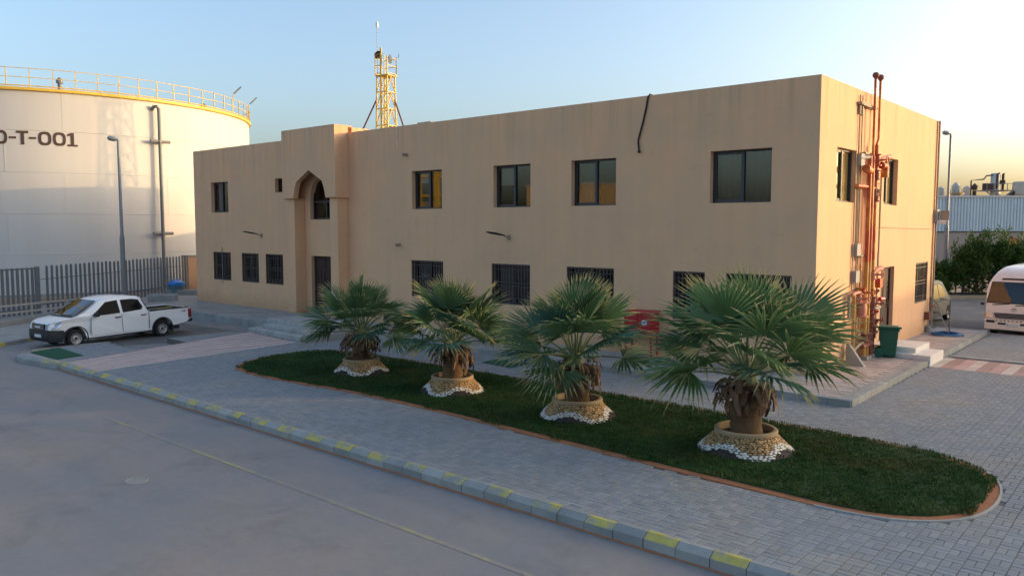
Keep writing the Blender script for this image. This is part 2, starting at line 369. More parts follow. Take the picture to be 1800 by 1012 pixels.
for ix in range(ix0, ix1):
    for iy in range(iy0, iy1):
        X0, Y0 = ix*c, iy*c-12.155+53*c
        for k in range(2):
            if (ix+iy) % 2 == 0: px, py, ang = X0+c/2, Y0+c*(0.25+0.5*k), 0
            else: px, py, ang = X0+c*(0.25+0.5*k), Y0+c/2, 1
            hx, hy = (c/2, c/4) if ang == 0 else (c/4, c/2)
            ok = all(inpoly(px+sx*hx, py+sy*hy, PLAZA) for sx in (-.95,.95) for sy in (-.95,.95))
            if not ok or inpoly(px, py, LAWN_OUT) or inpoly(px, py, STRIPE_L) or inpoly(px, py, STRIPE_R): continue
            cells.append((px, py, ang))
fwd = cam.rotation_euler.to_matrix() @ Vector((0,0,-1)); rgt = cam.rotation_euler.to_matrix() @ Vector((1,0,0)); upv = cam.rotation_euler.to_matrix() @ Vector((0,1,0))
def pix(p):
    v = Vector(p)-CAMP; z = v.dot(fwd)
    if z < 0.1: return None
    return 900+1392.6*v.dot(rgt)/z, 506-1392.6*v.dot(upv)/z, z
near = []
rest = []
for q in cells:
    s = pix((q[0], q[1], PZ))
    if s and 8 < s[0] < 1792 and 8 < s[1] < 1004: near.append((s[2], q))
    elif s and -400 < s[0] < 2300 and s[1] < 1400: rest.append(q)
near.sort(); rest += [q for _, q in near[300:]]
pm = paver_mesh('paver', c, c/2, 'paver_single')
for _, q in near[:300]:
    o = link('paver', pm, pav, (q[0], q[1], PZ+rp.uniform(-.0025,.0025)))
    o.rotation_euler = (rp.uniform(-.012,.012), rp.uniform(-.012,.012), q[2]*PI/2+rp.uniform(-.012,.012))
vs = []; fs = []
h = 0.014; e = 0.006; g = 0.0035
for (px, py, ang) in rest:
    a, b = (c/2-g, c/4-g) if ang == 0 else (c/4-g, c/2-g)
    z = PZ+rp.uniform(-.0025,.0025); tx = rp.uniform(-.012,.012); ty = rp.uniform(-.012,.012); o = len(vs)
    for (qa, qb, qz) in ((a,b,-h),(a-e,b-e,0)):
        for sx, sy in ((-1,-1),(1,-1),(1,1),(-1,1)):
            vs.append((px+sx*qa, py+sy*qb, z+qz+sx*qa*tx+sy*qb*ty))
    fs += [(o+4,o+5,o+6,o+7),(o,o+1,o+5,o+4),(o+1,o+2,o+6,o+5),(o+2,o+3,o+7,o+6),(o+3,o,o+4,o+7)]
me = bpy.data.meshes.new('pavers'); me.from_pydata(vs, [], fs); me.materials.append(M['paver'])
link('pavers', me, pav, kind='stuff')
# ---- striped crossing paths (rows of pink and cream pavers)
def strip_path(P, along, n, mats, plen):
    # P: quad a,b (near end) c,d (far end); rows run from a-b edge to d-c edge
    a, b, c_, d = [Vector((x,y,0)) for x,y in P]
    meshes = {}
    for r_ in range(n):
        u0, u1 = r_/n, (r_+1)/n
        s0 = a.lerp(b,(u0+u1)/2); s1 = d.lerp(c_,(u0+u1)/2)
        length = (s1-s0).length; k = max(1, int(length/plen)); dirv = (s1-s0)/length
        ang = math.atan2(dirv.y, dirv.x)
        for j in range(k):
            t = (j+.5)/k
            wd = (a.lerp(d,t)-b.lerp(c_,t)).length/n
            wd = round(wd, 2); ln = round(length/k, 2)
            key = (wd, ln, mats[r_ % len(mats)])
            if key not in meshes: meshes[key] = paver_mesh('paver', ln, wd*0.985, key[2])
            p = s0.lerp(s1, t)
            link('paver', meshes[key], pav, (p.x, p.y, PZ+0.002+rp.uniform(-.002,.002)), rz=ang)
strip_path(STRIPE_L, 1, 14, ['paver_pink','paver_cream'], 0.62)
# on the right the stripes run away from the camera across the path
strip_path([(1.78,4.65),(9.9,4.65),(9.9,6.85),(1.78,6.85)], 1, 26, ['paver_cream','paver_rose','paver_pink'], 0.55)
# low dark threshold strip behind the right path
MB().box((1.95,6.92,PZ-.01),(9.9,7.15,PZ+.05)).build('threshold', 'kerb', kind='structure')
MB().box((-3,14.52,0),(10,15.0,0.15)).build('edge_kerb', 'kerb_pale', kind='structure')

# ---- kerb along the road: half metre stones, every second one painted
kerb = MB().box((-20.9,-12.34,-.02),(10.0,-12.165,0.10)).build('kerb', 'joint', kind='structure')
def kerb_mesh(L, mats, mi):
    mb = MB(); g = 0.006
    prof = [(0,-.02),(0,.145),(.115,.215),(.19,.215),(.19,-.02)]
    x0, x1 = -L/2+g, L/2-g; n = len(prof)
    mb.add([(x0,y,z) for y,z in prof]+[(x1,y,z) for y,z in prof], [tuple(range(n)), tuple(range(2*n-1,n-1,-1))])
    for i in range(n-1):
        mb.cur = 1 if (i in (1,2) and mi) else 0
        mb.add([(x0,)+prof[i],(x1,)+prof[i],(x1,)+prof[i+1],(x0,)+prof[i+1]], [(3,2,1,0)][::-1])
    me = mb.mesh('kerb_stone', mats); fixnorm(me); return me
KM = [kerb_mesh(.5, ['kerb','kerb'], 0), kerb_mesh(.5, ['kerb','kerb_yellow'], 1)]
for i in range(-36, 20):
    x = -1.3071+0.5*i+0.25
    if x < -18.8: continue
    o = link('kerb_stone', KM[i % 2], kerb, (x, -12.36+rp.uniform(-.006,.006), rp.uniform(-.008,.006)))
    o.rotation_euler = (rp.uniform(-.02,.02), rp.uniform(-.006,.006), rp.uniform(-.012,.012))
# the kerb bends round the end of the island on the left
bend = [(-18.85,-12.42),(-19.9,-12.55),(-20.9,-12.72),(-21.8,-12.6),(-22.35,-12.1),(-22.5,-11.4),(-22.5,-10.7),(-22.5,-10.0),(-22.4,-9.4)]
for i in range(len(bend)-1):
    a = Vector((*bend[i],0)); b = Vector((*bend[i+1],0)); d = b-a
    me = kerb_mesh(d.length, ['kerb','kerb_yellow'], 1 if i in (0,4) else 0)
    link('kerb_stone', me, kerb, (a+b)/2, rz=math.atan2(-d.y,-d.x))
MB().poly([(-18.8,-12.40),(-18.8,-12.1),(-22.3,-12.1),(-22.15,-12.35),(-21.8,-12.50),(-20.9,-12.62),(-19.9,-12.45)][::-1], 0, 0.19).build('kerb_fill', 'concrete', kind='structure')

dust = MB(); rd_ = random.Random(8); xx = -19.0; pts_ = []
while xx < 9.9:
    pts_.append((xx, -12.365, -12.372-.085*max(0,mnoise.noise(Vector((xx*.8,0,2)))+.15)-.03*max(0,mnoise.noise(Vector((xx*4.1,0,7))))-rd_.uniform(0,.008))); xx += .09
for (xa,ya,wa),(xb,yb,wb) in zip(pts_,pts_[1:]):
    dust.add([(xa,wa,.003),(xb,wb,.003),(xb,yb,.022),(xa,ya,.022)],[(0,1,2,3)])
dust.build('kerb_dust','soil',kind='structure')
# ---- raised walkway round the building
WALK = [(-33.5,-2.95),(-22.4,-3.0),(-20.9,-2.95),(-17.2,-2.4),(1.80,-2.5),(1.72,13.9),(-0.05,13.9),(-0.05,0.05),(-33.7,0.05),(-37.5,3.0),(-38.8,1.5)]
walk = MB().poly(WALK, 0, QZ-.004).build('walkway', 'concrete', kind='structure')
def kerb_run(parent, pts, L, z1, wd=0.16, m='kerb'):
    for i in range(len(pts)-1):
        a = Vector((*pts[i],0)); b = Vector((*pts[i+1],0)); d = b-a; n = max(1, round(d.length/L)); l = d.length/n
        me = MB().box((-l/2+.005,-.02,-.01),(l/2-.005,wd,z1-.012))
        me.add([(-l/2+.005,-.02,z1-.012),(l/2-.005,-.02,z1-.012),(l/2-.005,wd,z1-.012),(-l/2+.005,wd,z1-.012),(-l/2+.012,-.008,z1),(l/2-.012,-.008,z1),(l/2-.012,wd-.01,z1),(-l/2+.012,wd-.01,z1)],
               [(4,5,6,7),(0,1,5,4),(1,2,6,5),(2,3,7,6),(3,0,4,7)])
        me = me.mesh('kerb_stone', m)
        for k in range(n):
            p = a.lerp(b,(k+.5)/n)
            link('kerb_stone', me, parent, (p.x, p.y, rp.uniform(-.004,.004)), rz=math.atan2(d.y,d.x)+rp.uniform(-.006,.006))
kerb_run(walk, [(-33.5,-2.97),(-22.4,-3.02),(-20.9,-2.97)], 0.55, QZ+.006)
kerb_run(walk, [(-17.2,-2.42),(1.82,-2.52)], 0.55, QZ+.006)
kerb_run(walk, [(1.82,-2.5),(1.74,4.5)], 0.5, QZ+.006)
kerb_run(walk, [(1.74,6.9),(1.72,13.9)], 0.5, QZ+.006)
tm = [paver_mesh('tile', .42, .21, 'tile')]
for iy in range(-11, 64):
    y = iy*0.212+0.1
    for ix in range(4):
        x = 0.22+ix*0.424+(0.2 if iy%2 else 0)
        if x > 1.36 or y > 13.6 or y < -2.25: continue
        o = link('tile', tm[0], walk, (x, y, QZ+.002+rp.uniform(-.002,.003)))
        o.rotation_euler = (rp.uniform(-.008,.008), rp.uniform(-.008,.008), rp.uniform(-.006,.006))
# left: parking bay apron, side strips along the fence
strip = MB().poly([(-25.3,-12.25),(-26.6,-10.1),(-28.2,-7.2),(-30.0,-4.2),(-32.9,-5.2),(-30.7,-11.2),(-28.6,-16.0),(-25.6,-16.0)], 0, 0.115).build('side_path', 'concrete', kind='structure')
kb = [(-25.6,-16.0),(-25.3,-12.25),(-26.6,-10.1),(-28.2,-7.2),(-30.0,-4.2)]
for i in range(len(kb)-1):
    a = Vector((*kb[i],0)); b = Vector((*kb[i+1],0)); d = b-a; n = round(d.length/.55); l = d.length/n
    for k in range(n):
        mbx = MB().box((-l/2+.005,-.02,-.01),(l/2-.005,.14,.135)).mesh('kerb_stone', 'kerb_yellow' if (k % 3 == 0 and i < 3) else 'kerb')
        p = a.lerp(b,(k+.5)/n); link('kerb_stone', mbx, strip, (p.x,p.y,0), rz=math.atan2(d.y,d.x))
MB().poly([(-28.7,-16.0),(-30.75,-11.2),(-32.5,-7.8),(-32.95,-5.2),(-33.6,-2.98),(-38.8,1.5),(-40.2,3.2),(-42.5,3.6),(-35.0,-7.5),(-33.6,-10.5),(-32.0,-16)][::-1], 0, 0.30).build('fence_path', 'concrete', kind='structure')
# second paved patch with grey mat on the island is part of the plaza; the bay itself has a patch of bare dark asphalt
MB().poly([(-25.2,-8.8),(-22.6,-9.35),(-21.8,-7.7),(-21.75,-5.3),(-22.5,-4.0),(-27.5,-4.2),(-26.5,-8.0)][::-1], -.01, 0.005).build('parking_bay', 'asphalt', kind='structure')

# ================================================================== LAWN
MB().poly(LAWN_OUT, 0.0, PZ+0.012).build('lawn_border', 'soil', kind='structure')
edge = MB().poly([(0,0)],0,0) if False else None
# thin concrete edging stones round the right end of the lawn
edging = MB()
E0 = offset_loop(LAWN, 0.13); E1 = offset_loop(LAWN, 0.165)
for i in range(len(E0)):
    j = (i+1) % len(E0)
    a, b, c1, d1 = E0[i], E0[j], E1[j], E1[i]
    if a[0] < 3.2: continue
    edging.add([(a[0],a[1],0),(b[0],b[1],0),(c1[0],c1[1],0),(d1[0],d1[1],0),(a[0],a[1],PZ+.022),(b[0],b[1],PZ+.022),(c1[0],c1[1],PZ+.018),(d1[0],d1[1],PZ+.018)],
               [(4,5,6,7),(0,1,5,4),(2,3,7,6)])
eo = edging.build('lawn_edging', 'kerb', kind='structure'); fixnorm(eo.data)
inner = offset_loop(LAWN, -0.02); LAWN_GR = offset_loop(LAWN, 0.13)
MB().poly(offset_loop(LAWN, -0.04), 0.05, PZ+0.03).build('lawn_bed', 'lawn_base', kind='structure')
rg = random.Random(11)
gv = []; gf = []
xs = [p[0] for p in LAWN]; ys = [p[1] for p in LAWN]
cnt = 0
while cnt < 105000:
    x = rg.uniform(min(xs), max(xs)); y = rg.uniform(min(ys), max(ys))
    # denser towards the near end where single tufts can be seen
    if rg.random() > 0.50+0.5*(x+15)/21: continue
    n_ = mnoise.noise(Vector((x*1.3, y*1.3, 0))); edge_in = inpoly(x, y, inner)
    if not edge_in and not (inpoly(x, y, LAWN_GR) and mnoise.noise(Vector((x*1.6, y*1.6, 5))) > (0.08 if y < -8 else -0.35)): continue
    cl = mnoise.noise(Vector((x*4.5, y*4.5, 9)))
    hgt = 0.030+0.018*n_+0.028*cl+rg.uniform(0, .020); hgt = max(.018, hgt)
    if hgt > 0.02 and cl < -0.42 and rg.random() < .5: continue
    a = rg.uniform(0, 2*PI); wd = rg.uniform(.005,.010); ln = rg.uniform(.3,1.3)*hgt
    lx, ly = math.cos(a), math.sin(a)
    wx = 0.5*mnoise.noise(Vector((x*.9, y*.9, 20))); wy = 0.5*mnoise.noise(Vector((x*.9, y*.9, 30)))
    lx += wx; ly += wy
    o = len(gv); z = PZ+.028
    gv += [(x-ly*wd, y+lx*wd, z),(x+ly*wd, y-lx*wd, z),(x+lx*ln*.35+ly*wd*.7, y+ly*ln*.35-lx*wd*.7, z+hgt*.65),(x+lx*ln*.35-ly*wd*.7, y+ly*ln*.35+lx*wd*.7, z+hgt*.65),(x+lx*ln, y+ly*ln, z+hgt)]
    gf += [(o,o+1,o+2,o+3),(o+3,o+2,o+4)]
    cnt += 1
me = bpy.data.meshes.new('lawn_grass'); me.from_pydata(gv, [], gf); me.materials.append(M['grass'])
tag(link('lawn_grass', me, kind='stuff'), 'dark green lawn of short grass under the four palms', 'grass')

# turf mats lying on the paving
def turf(name, pts, label):
    P = [(x,y) for x,y in pts]
    n = len(P); mb = MB(); mb.poly(P, 0, 0.016)
    o = mb.build(name, 'turf_mat', loc=(0,0,PZ+.004)); fixnorm(o.data); tag(o, label, 'mat', 'green turf mats'); return o
turf('turf_mat', [(-21.75,-12.2),(-19.5,-12.15),(-19.75,-11.3),(-22.1,-11.2)], 'green artificial turf mat on the island corner near the pickup nose')
turf('turf_mat', [(-8.9,-3.7),(-7.6,-3.85),(-7.65,-2.85),(-8.95,-2.98)], 'green artificial turf mat on the paving between the second and third palms')
turf('turf_mat', [(-17.2,-4.7),(-16.6,-4.9),(-16.5,-3.4),(-17.05,-3.3)], 'green artificial turf mat at the foot of the entrance steps')

# ================================================================== OFFICE BUILDING
ZT = 8.46; XL = -33.8; YB = 12.66
office = thing('office_building', 'two storey tan plastered office building with a pointed arch portal and barred ground floor windows', 'building')
def wall(org, ux, un, length, z0, z1, holes, depth, mb=None):
    """outer skin with openings; un = outward normal; reveals run inwards"""
    mb = mb or MB(); org = Vector(org); ux = Vector(ux); un = Vector(un)
    us = sorted({0, length} | {v for h_ in holes for v in h_[:2]}); zs = sorted({z0, z1} | {v for h_ in holes for v in h_[2:]})
    # limit cell size so that bumps and lighting stay even
    P = lambda u, z, d=0: tuple(org+ux*u-un*d+Vector((0,0,z)))
    flip = ux.cross(Vector((0,0,1))).dot(un) < 0
    def quad(a, b, c_, d_): mb.add([a,b,c_,d_], [(3,2,1,0) if flip else (0,1,2,3)])
    for i in range(len(us)-1):
        for j in range(len(zs)-1):
            um, zm = (us[i]+us[i+1])/2, (zs[j]+zs[j+1])/2
            if any(h_[0] < um < h_[1] and h_[2] < zm < h_[3] for h_ in holes): continue
            quad(P(us[i],zs[j]), P(us[i+1],zs[j]), P(us[i+1],zs[j+1]), P(us[i],zs[j+1]))
    for a, b, lo, hi in holes:
        quad(P(a,lo), P(a,lo,depth), P(a,hi,depth), P(a,hi))[0:0] if False else None
        quad(P(a,lo), P(a,hi), P(a,hi,depth), P(a,lo,depth)) if False else mb.add([P(a,lo),P(a,hi),P(a,hi,depth),P(a,lo,depth)], [(0,1,2,3)])
        mb.add([P(b,lo),P(b,hi),P(b,hi,depth),P(b,lo,depth)], [(3,2,1,0)])
        mb.add([P(a,lo),P(b,lo),P(b,lo,depth),P(a,lo,depth)], [(3,2,1,0)])
        mb.add([P(a,hi),P(b,hi),P(b,hi,depth),P(a,hi,depth)], [(0,1,2,3)])
    return mb
UP = (5.11, 6.62); LO = (1.60, 3.07)
front_up = [(-32.0,-30.28,5.14,6.72),(-25.95,-25.2,6.04,6.70),(-16.18,-14.46,*UP),(-11.77,-10.02,*UP),(-8.24,-6.46,*UP),(-3.17,-1.31,*UP)]
front_lo = [(-31.95,-30.18,*LO),(-29.12,-27.54,*LO),(-26.92,-25.40,*LO),(-16.26,-14.42,*LO),(-11.87,-10.03,*LO),(-8.42,-6.50,*LO),(-4.35,-3.28,*LO),(-2.61,-0.66,*LO)]
DOOR = (-23.10,-21.25,QZ+.12,3.07); ARCH = (-23.12,-21.10,4.73,6.86)
RD = 0.26
H = [(a-XL,b-XL,lo,hi) for a,b,lo,hi in front_up+front_lo+[DOOR,ARCH]]
skin = wall((XL,0,0),(1,0,0),(0,-1,0),-XL,-.1,ZT,H,RD)
# right side wall (x = 0): u runs along +Y
side_up = [(1.36,3.06,5.13,6.66),(5.83,7.36,5.13,6.66)]; side_lo = [(10.1,11.82,1.58,3.09)]
SDOOR = (5.88,7.36,QZ+.30,3.08)
wall((0,0,0),(0,1,0),(1,0,0),YB,-.1,ZT,side_up+side_lo+[SDOOR],RD-.04,skin)
wall((XL,YB,0),(0,-1,0),(-1,0,0),YB,-.1,ZT,[],RD,skin)
wall((0,YB,0),(-1,0,0),(0,1,0),-XL,-.1,ZT,[],RD,skin)
# parapet tops and inner faces
t = 0.2
for a, b in (((XL,0),(0,t)),((XL,YB-t),(0,YB)),((XL,t),(XL+t,YB-t)),((-t,t),(0,YB-t))):
    skin.add([(a[0],a[1],ZT),(b[0],a[1],ZT),(b[0],b[1],ZT),(a[0],b[1],ZT)], [(0,1,2,3)])
skin.add([(XL+t,t,7.6),(-t,t,7.6),(-t,YB-t,7.6),(XL+t,YB-t,7.6),(XL+t,t,ZT),(-t,t,ZT),(-t,YB-t,ZT),(XL+t,YB-t,ZT)],
         [(0,1,5,4),(1,2,6,5),(2,3,7,6),(3,0,4,7)])
skin.build('wall', 'wall_plaster', office)
MB().box((XL+t+.002,t+.002,7.3),(-t-.002,YB-t-.002,7.6)).build('roof', 'roof_grey', office)
# arch infill behind the portal and the portal itself
def arch_z(u, hw, spring, apex):
    v = min(1.0, abs(u)/hw)
    # keel arch: steep shoulders that turn into a straight pitched top
    if v > 0.70:
        tt = (1-v)/0.30; return spring+(apex-spring)*0.64*math.sin(tt*PI/2)**0.85
    return spring+(apex-spring)*(0.64+0.36*(1-v/0.70))
def arch_panel(x0, x1, ztop, cx, hw, spring, apex, y0, y1, zbot):
    mb = MB(); n = 28
    us = [cx-hw+2*hw*i/n for i in range(n+1)]
    for x_a, x_b in ((x0, cx-hw), (cx+hw, x1)):
        if x_b-x_a > .005: mb.box((x_a,y0,zbot),(x_b,y1,ztop))
    for i in range(n):
        za, zb = arch_z(us[i]-cx,hw,spring,apex), arch_z(us[i+1]-cx,hw,spring,apex)
        a, b = us[i], us[i+1]
        mb.add([(a,y0,za),(b,y0,zb),(b,y0,ztop),(a,y0,ztop),(a,y1,za),(b,y1,zb),(b,y1,ztop),(a,y1,ztop)],
               [(0,1,2,3),(5,4,7,6),(4,5,1,0),(3,2,6,7)])
    return mb
arch_panel(-23.115,-21.105,6.855,-22.11,1.0,5.7,6.80,0.004,RD-.03,5.7).build('arch_surround', 'wall_plaster', office)
PX0, PX1, PY, PT, PB = -24.22, -20.25, -0.72, 8.70, 5.68
pm_ = arch_panel(PX0,PX1,PT-.002,-22.17,1.22,PB,6.90,PY,PY+.26,PB)
pm_.box((PX0+.001,PY+.261,PB),(PX0+.22,-.002,PT-.002)); pm_.box((PX1-.22,PY+.261,PB),(PX1-.001,-.002,PT-.002))
pm_.box((PX0+.221,PY+.261,7.35),(PX1-.221,-.002,7.45))
pm_.box((PX0,PY,PT),(PX1,.19,PT+.06))
pm_.box((PX0+.002,.202,ZT-.3),(PX0+.2,1.4,PT)); pm_.box((PX1-.2,.202,ZT-.3),(PX1-.002,1.4,PT)); pm_.box((PX0+.201,-.0,ZT+.003),(PX1-.201,.2,PT-.002))
portal = pm_.build('portal', 'wall_plaster', office)
for x0 in (-24.10,-20.88):
    mb = MB(); mb.box((x0,-.56,QZ-.1),(x0+.55,-.003,PB-.03)); mb.box((x0-.10,-.66,PB-.03),(x0+.65,-.004,PB-.002))
    mb.box((x0-.04,-.60,QZ-.1),(x0+.59,-.004,QZ+.22))
    o = mb.build('column', 'wall_plaster', office)
    bv = o.modifiers.new('bevel','BEVEL'); bv.width = .05; bv.segments = 3
# ---- windows
def P3(axis, u, z, d):
    return (u, d, z) if axis == 'f' else (-d, u, z)
def wbox(mb, axis, u0, u1, z0, z1, d0, d1):
    if axis == 'f': mb.box((u0,d0,z0),(u1,d1,z1))
    else: mb.box((-d1,u0,z0),(-d0,u1,z1))
def window(axis, u0, u1, z0, z1, rd, leaves=2, blinds=(), grille=False, curtain=None, mullion=0.5, sun_blind=False):
    fr = MB(); fw_ = 0.05; d0, d1 = rd-.075, rd-.005
    wbox(fr,axis,u0+.002,u0+fw_,z0+.002,z1-.002,d0,d1); wbox(fr,axis,u1-fw_,u1-.002,z0+.002,z1-.002,d0,d1)
    wbox(fr,axis,u0+fw_,u1-fw_,z0+.002,z0+fw_,d0,d1); wbox(fr,axis,u0+fw_,u1-fw_,z1-fw_,z1-.002,d0,d1)
    um = u0+(u1-u0)*mullion
    if leaves == 2:
        wbox(fr,axis,um-.045,um+.045,z0+fw_,z1-fw_,d0-.012,d1)
        # sliding leaf on the left stands proud of the fixed one
        wbox(fr,axis,u0+fw_+.001,u0+fw_+.06,z0+fw_,z1-fw_,d0+.012,d1-.02)
        wbox(fr,axis,u0+fw_+.06,um-.046,z0+fw_,z0+fw_+.06,d0+.012,d1-.02); wbox(fr,axis,u0+fw_+.06,um-.046,z1-fw_-.05,z1-fw_,d0+.012,d1-.02)
    f = fr.build('window', 'frame_dark', office)
    for k in range(leaves):
        a, b = ((u0+fw_, um-.045), (um+.045, u1-fw_))[k] if leaves == 2 else (u0+fw_, u1-fw_)
        mb = MB(); wbox(mb,axis,a,b,z0+fw_,z1-fw_,rd-.032,rd-.026); mb.build('pane', 'glass_clear' if sun_blind else 'glass', f)
    for a, b, lo, hi in blinds:
        mb = MB(); A = u0+(u1-u0)*a; B = u0+(u1-u0)*b; wbox(mb,axis,A,B,z0+(z1-z0)*lo,z0+(z1-z0)*hi,rd+.05,rd+.062)
        wbox(mb,axis,A,B,z0+(z1-z0)*lo-.03,z0+(z1-z0)*lo,rd+.045,rd+.067)
        mb.build('blind', 'blind', f)
    if sun_blind:
        n = 6
        for k in range(n):
            mb = MB(); A = u0+.04+(u1-u0-.08)*k/n; B = u0+.04+(u1-u0-.08)*(k+1)/n; wbox(mb,axis,A+.004,B-.004,z0+.05,z1-.04,rd+.012,rd+.016); mb.build('blind_strip','sun_blind',f)
    for a, b, m in (curtain or ()):
        A = u0+(u1-u0)*a; B = u0+(u1-u0)*b; mb = MB(); n = 14; vs = []
        for i in range(n+1):
            u = A+(B-A)*i/n; d = rd+.14+.03*math.sin(i*2.1)
            vs += [P3(axis,u,z0+.02,d), P3(axis,u,z1-.02,d)]
        mb.add(vs, [(2*i,2*i+2,2*i+3,2*i+1) for i in range(n)]); mb.build('curtain', m, f)
    # the room behind
    rm = MB(); e = 1.6
    A0,B0,C0,D0 = P3(axis,u0-.02,z0-.02,rd+.001),P3(axis,u1+.02,z0-.02,rd+.001),P3(axis,u1+.02,z1+.02,rd+.001),P3(axis,u0-.02,z1+.02,rd+.001)
    A1,B1,C1,D1 = P3(axis,u0-.02,z0-.02,rd+e),P3(axis,u1+.02,z0-.02,rd+e),P3(axis,u1+.02,z1+.02,rd+e),P3(axis,u0-.02,z1+.02,rd+e)
    rm.add([A0,B0,C0,D0,A1,B1,C1,D1],[(4,5,6,7),(0,1,5,4),(1,2,6,5),(2,3,7,6),(3,0,4,7)]); rm.build('room', 'room', f)
    if grille:
        gm = MB(); n = max(5, round((u1-u0)/.145)); gd = .055
        for i in range(n+1):
            u = u0+.02+(u1-u0-.04)*i/n; wbox(gm,axis,u-.010,u+.010,z0+.02,z1-.02,gd-.01,gd+.01)
        for zz in (.03,.155,.46,.54,.87,.97):
            z = z0+(z1-z0)*zz; wbox(gm,axis,u0+.01,u1-.01,z-.011,z+.011,gd-.022,gd-.0105)
        # small scrolls under the lowest rail
        for i in range(n):
            if i % 2 == 0: continue
            u = u0+.02+(u1-u0-.04)*(i+.5)/n; z = z0+(z1-z0)*.09
            wbox(gm,axis,u-.045,u+.045,z-.03,z+.03,gd-.008,gd+.004)
        gm.build('grille', 'grille_iron', f)
        rim = MB(); q = .045
        for a,b,lo,hi in ((u0+.001,u0+q,z0+.001,z1-.001),(u1-q,u1-.001,z0+.001,z1-.001),(u0+q,u1-q,z0+.001,z0+q),(u0+q,u1-q,z1-q,z1-.001)):
            wbox(rim,axis,a,b,lo,hi,gd-.035,gd+.035)
        rim.build('grille_frame', 'grille_iron', f)
    return f
CF = {0: dict(curtain=[(.42,.62,'curtain'),(.05,.25,'curtain_grey')]), 1: dict(leaves=1),
      2: dict(blinds=[(.12,.50,.70,1.0)], curtain=[(.62,.80,'curtain')]), 3: dict(blinds=[(.06,.46,.55,1.0)]),
      4: dict(curtain=[(.05,.5,'curtain_grey')]), 5: dict(curtain=[(.04,.5,'curtain_grey'),(.5,.97,'curtain_grey')])}
for i, (a,b,lo,hi) in enumerate(front_up): window('f',a,b,lo,hi,RD,**CF[i])
for i, (a,b,lo,hi) in enumerate(front_lo):
    window('f',a,b,lo,hi,RD,grille=True,curtain=[(.08,.45,'curtain_grey')] if i in (0,3,4) else None)
for i, (a,b,lo,hi) in enumerate(side_up): window('s',a,b,lo,hi,RD-.04,sun_blind=True)
for a,b,lo,hi in side_lo: window('s',a,b,lo,hi,RD-.04,grille=True)
# arched window over the door: mullion, transom, glass
fr = MB()
fr.box((-23.11,RD-.08,4.74),(-23.05,RD-.01,6.84)); fr.box((-21.18,RD-.08,4.74),(-21.12,RD-.01,6.84)); fr.box((-23.05,RD-.08,4.74),(-21.18,RD-.01,4.80)); fr.box((-23.05,RD-.09,5.50),(-21.18,RD-.01,5.57)); fr.box((-22.14,RD-.085,4.80),(-22.08,RD-.01,5.50)); fr.box((-22.14,RD-.085,5.57),(-22.08,RD-.01,6.84))
aw = fr.build('window', 'frame_dark', office)
for a,b,lo,hi in ((-23.05,-22.14,4.80,5.50),(-22.08,-21.18,4.80,5.50),(-23.05,-22.14,5.57,6.83),(-22.08,-21.18,5.57,6.83)):
    MB().box((a,RD-.03,lo),(b,RD-.024,hi)).build('pane', 'glass', aw)
MB().add([(-23.13,RD,4.7),(-21.09,RD,4.7),(-21.09,RD,6.9),(-23.13,RD,6.9),(-23.13,RD+2,4.7),(-21.09,RD+2,4.7),(-21.09,RD+2,6.9),(-23.13,RD+2,6.9)],[(4,5,6,7),(0,1,5,4),(1,2,6,5),(2,3,7,6),(3,0,4,7)]).build('room', 'room', aw)
# main door with panels and iron work
def door(axis, u0, u1, z0, z1, rd, leaves):
    mb = MB(); q = .08
    wbox(mb,axis,u0+.002,u0+q,z0,z1-.002,rd-.10,rd-.01); wbox(mb,axis,u1-q,u1-.002,z0,z1-.002,rd-.10,rd-.01); wbox(mb,axis,u0+q,u1-q,z1-q,z1-.002,rd-.10,rd-.01)
    d = mb.build('door', 'door_brown', office)
    W_ = (u1-u0-2*q)/leaves
    for k in range(leaves):
        a = u0+q+W_*k+.006; b = a+W_-.012; pl = MB(); wbox(pl,axis,a,b,z0+.01,z1-q-.006,rd-.06,rd-.015)
        for lo,hi in ((.06,.42),(.48,.74),(.79,.95)):
            wbox(pl,axis,a+.12,b-.12,z0+(z1-z0)*lo,z0+(z1-z0)*hi,rd-.085,rd-.0601)
        for j in range(3):
            u = a+.2+(b-a-.4)*j/2; wbox(pl,axis,u-.012,u+.012,z0+(z1-z0)*.49,z0+(z1-z0)*.73,rd-.105,rd-.0851)
        pl.build('door_leaf', 'door_brown', d)
        hm = MB(); u = b-.07 if k == 0 else a+.07; wbox(hm,axis,u-.015,u+.015,z0+1.0,z0+1.25,rd-.12,rd-.0601); hm.build('handle', 'chrome', d)
    return d
door('f',*DOOR,RD,2); door('s',*SDOOR,RD-.04,1)
MB().box((DOOR[0]-.0,-.0+.003,QZ+.02),(DOOR[1],RD-.01,QZ+.12)).build('door_sill', 'concrete', office)
MB().box((-RD-.05,SDOOR[0],QZ),(-.003,SDOOR[1],SDOOR[2])).build('door_sill', 'white_step', office)
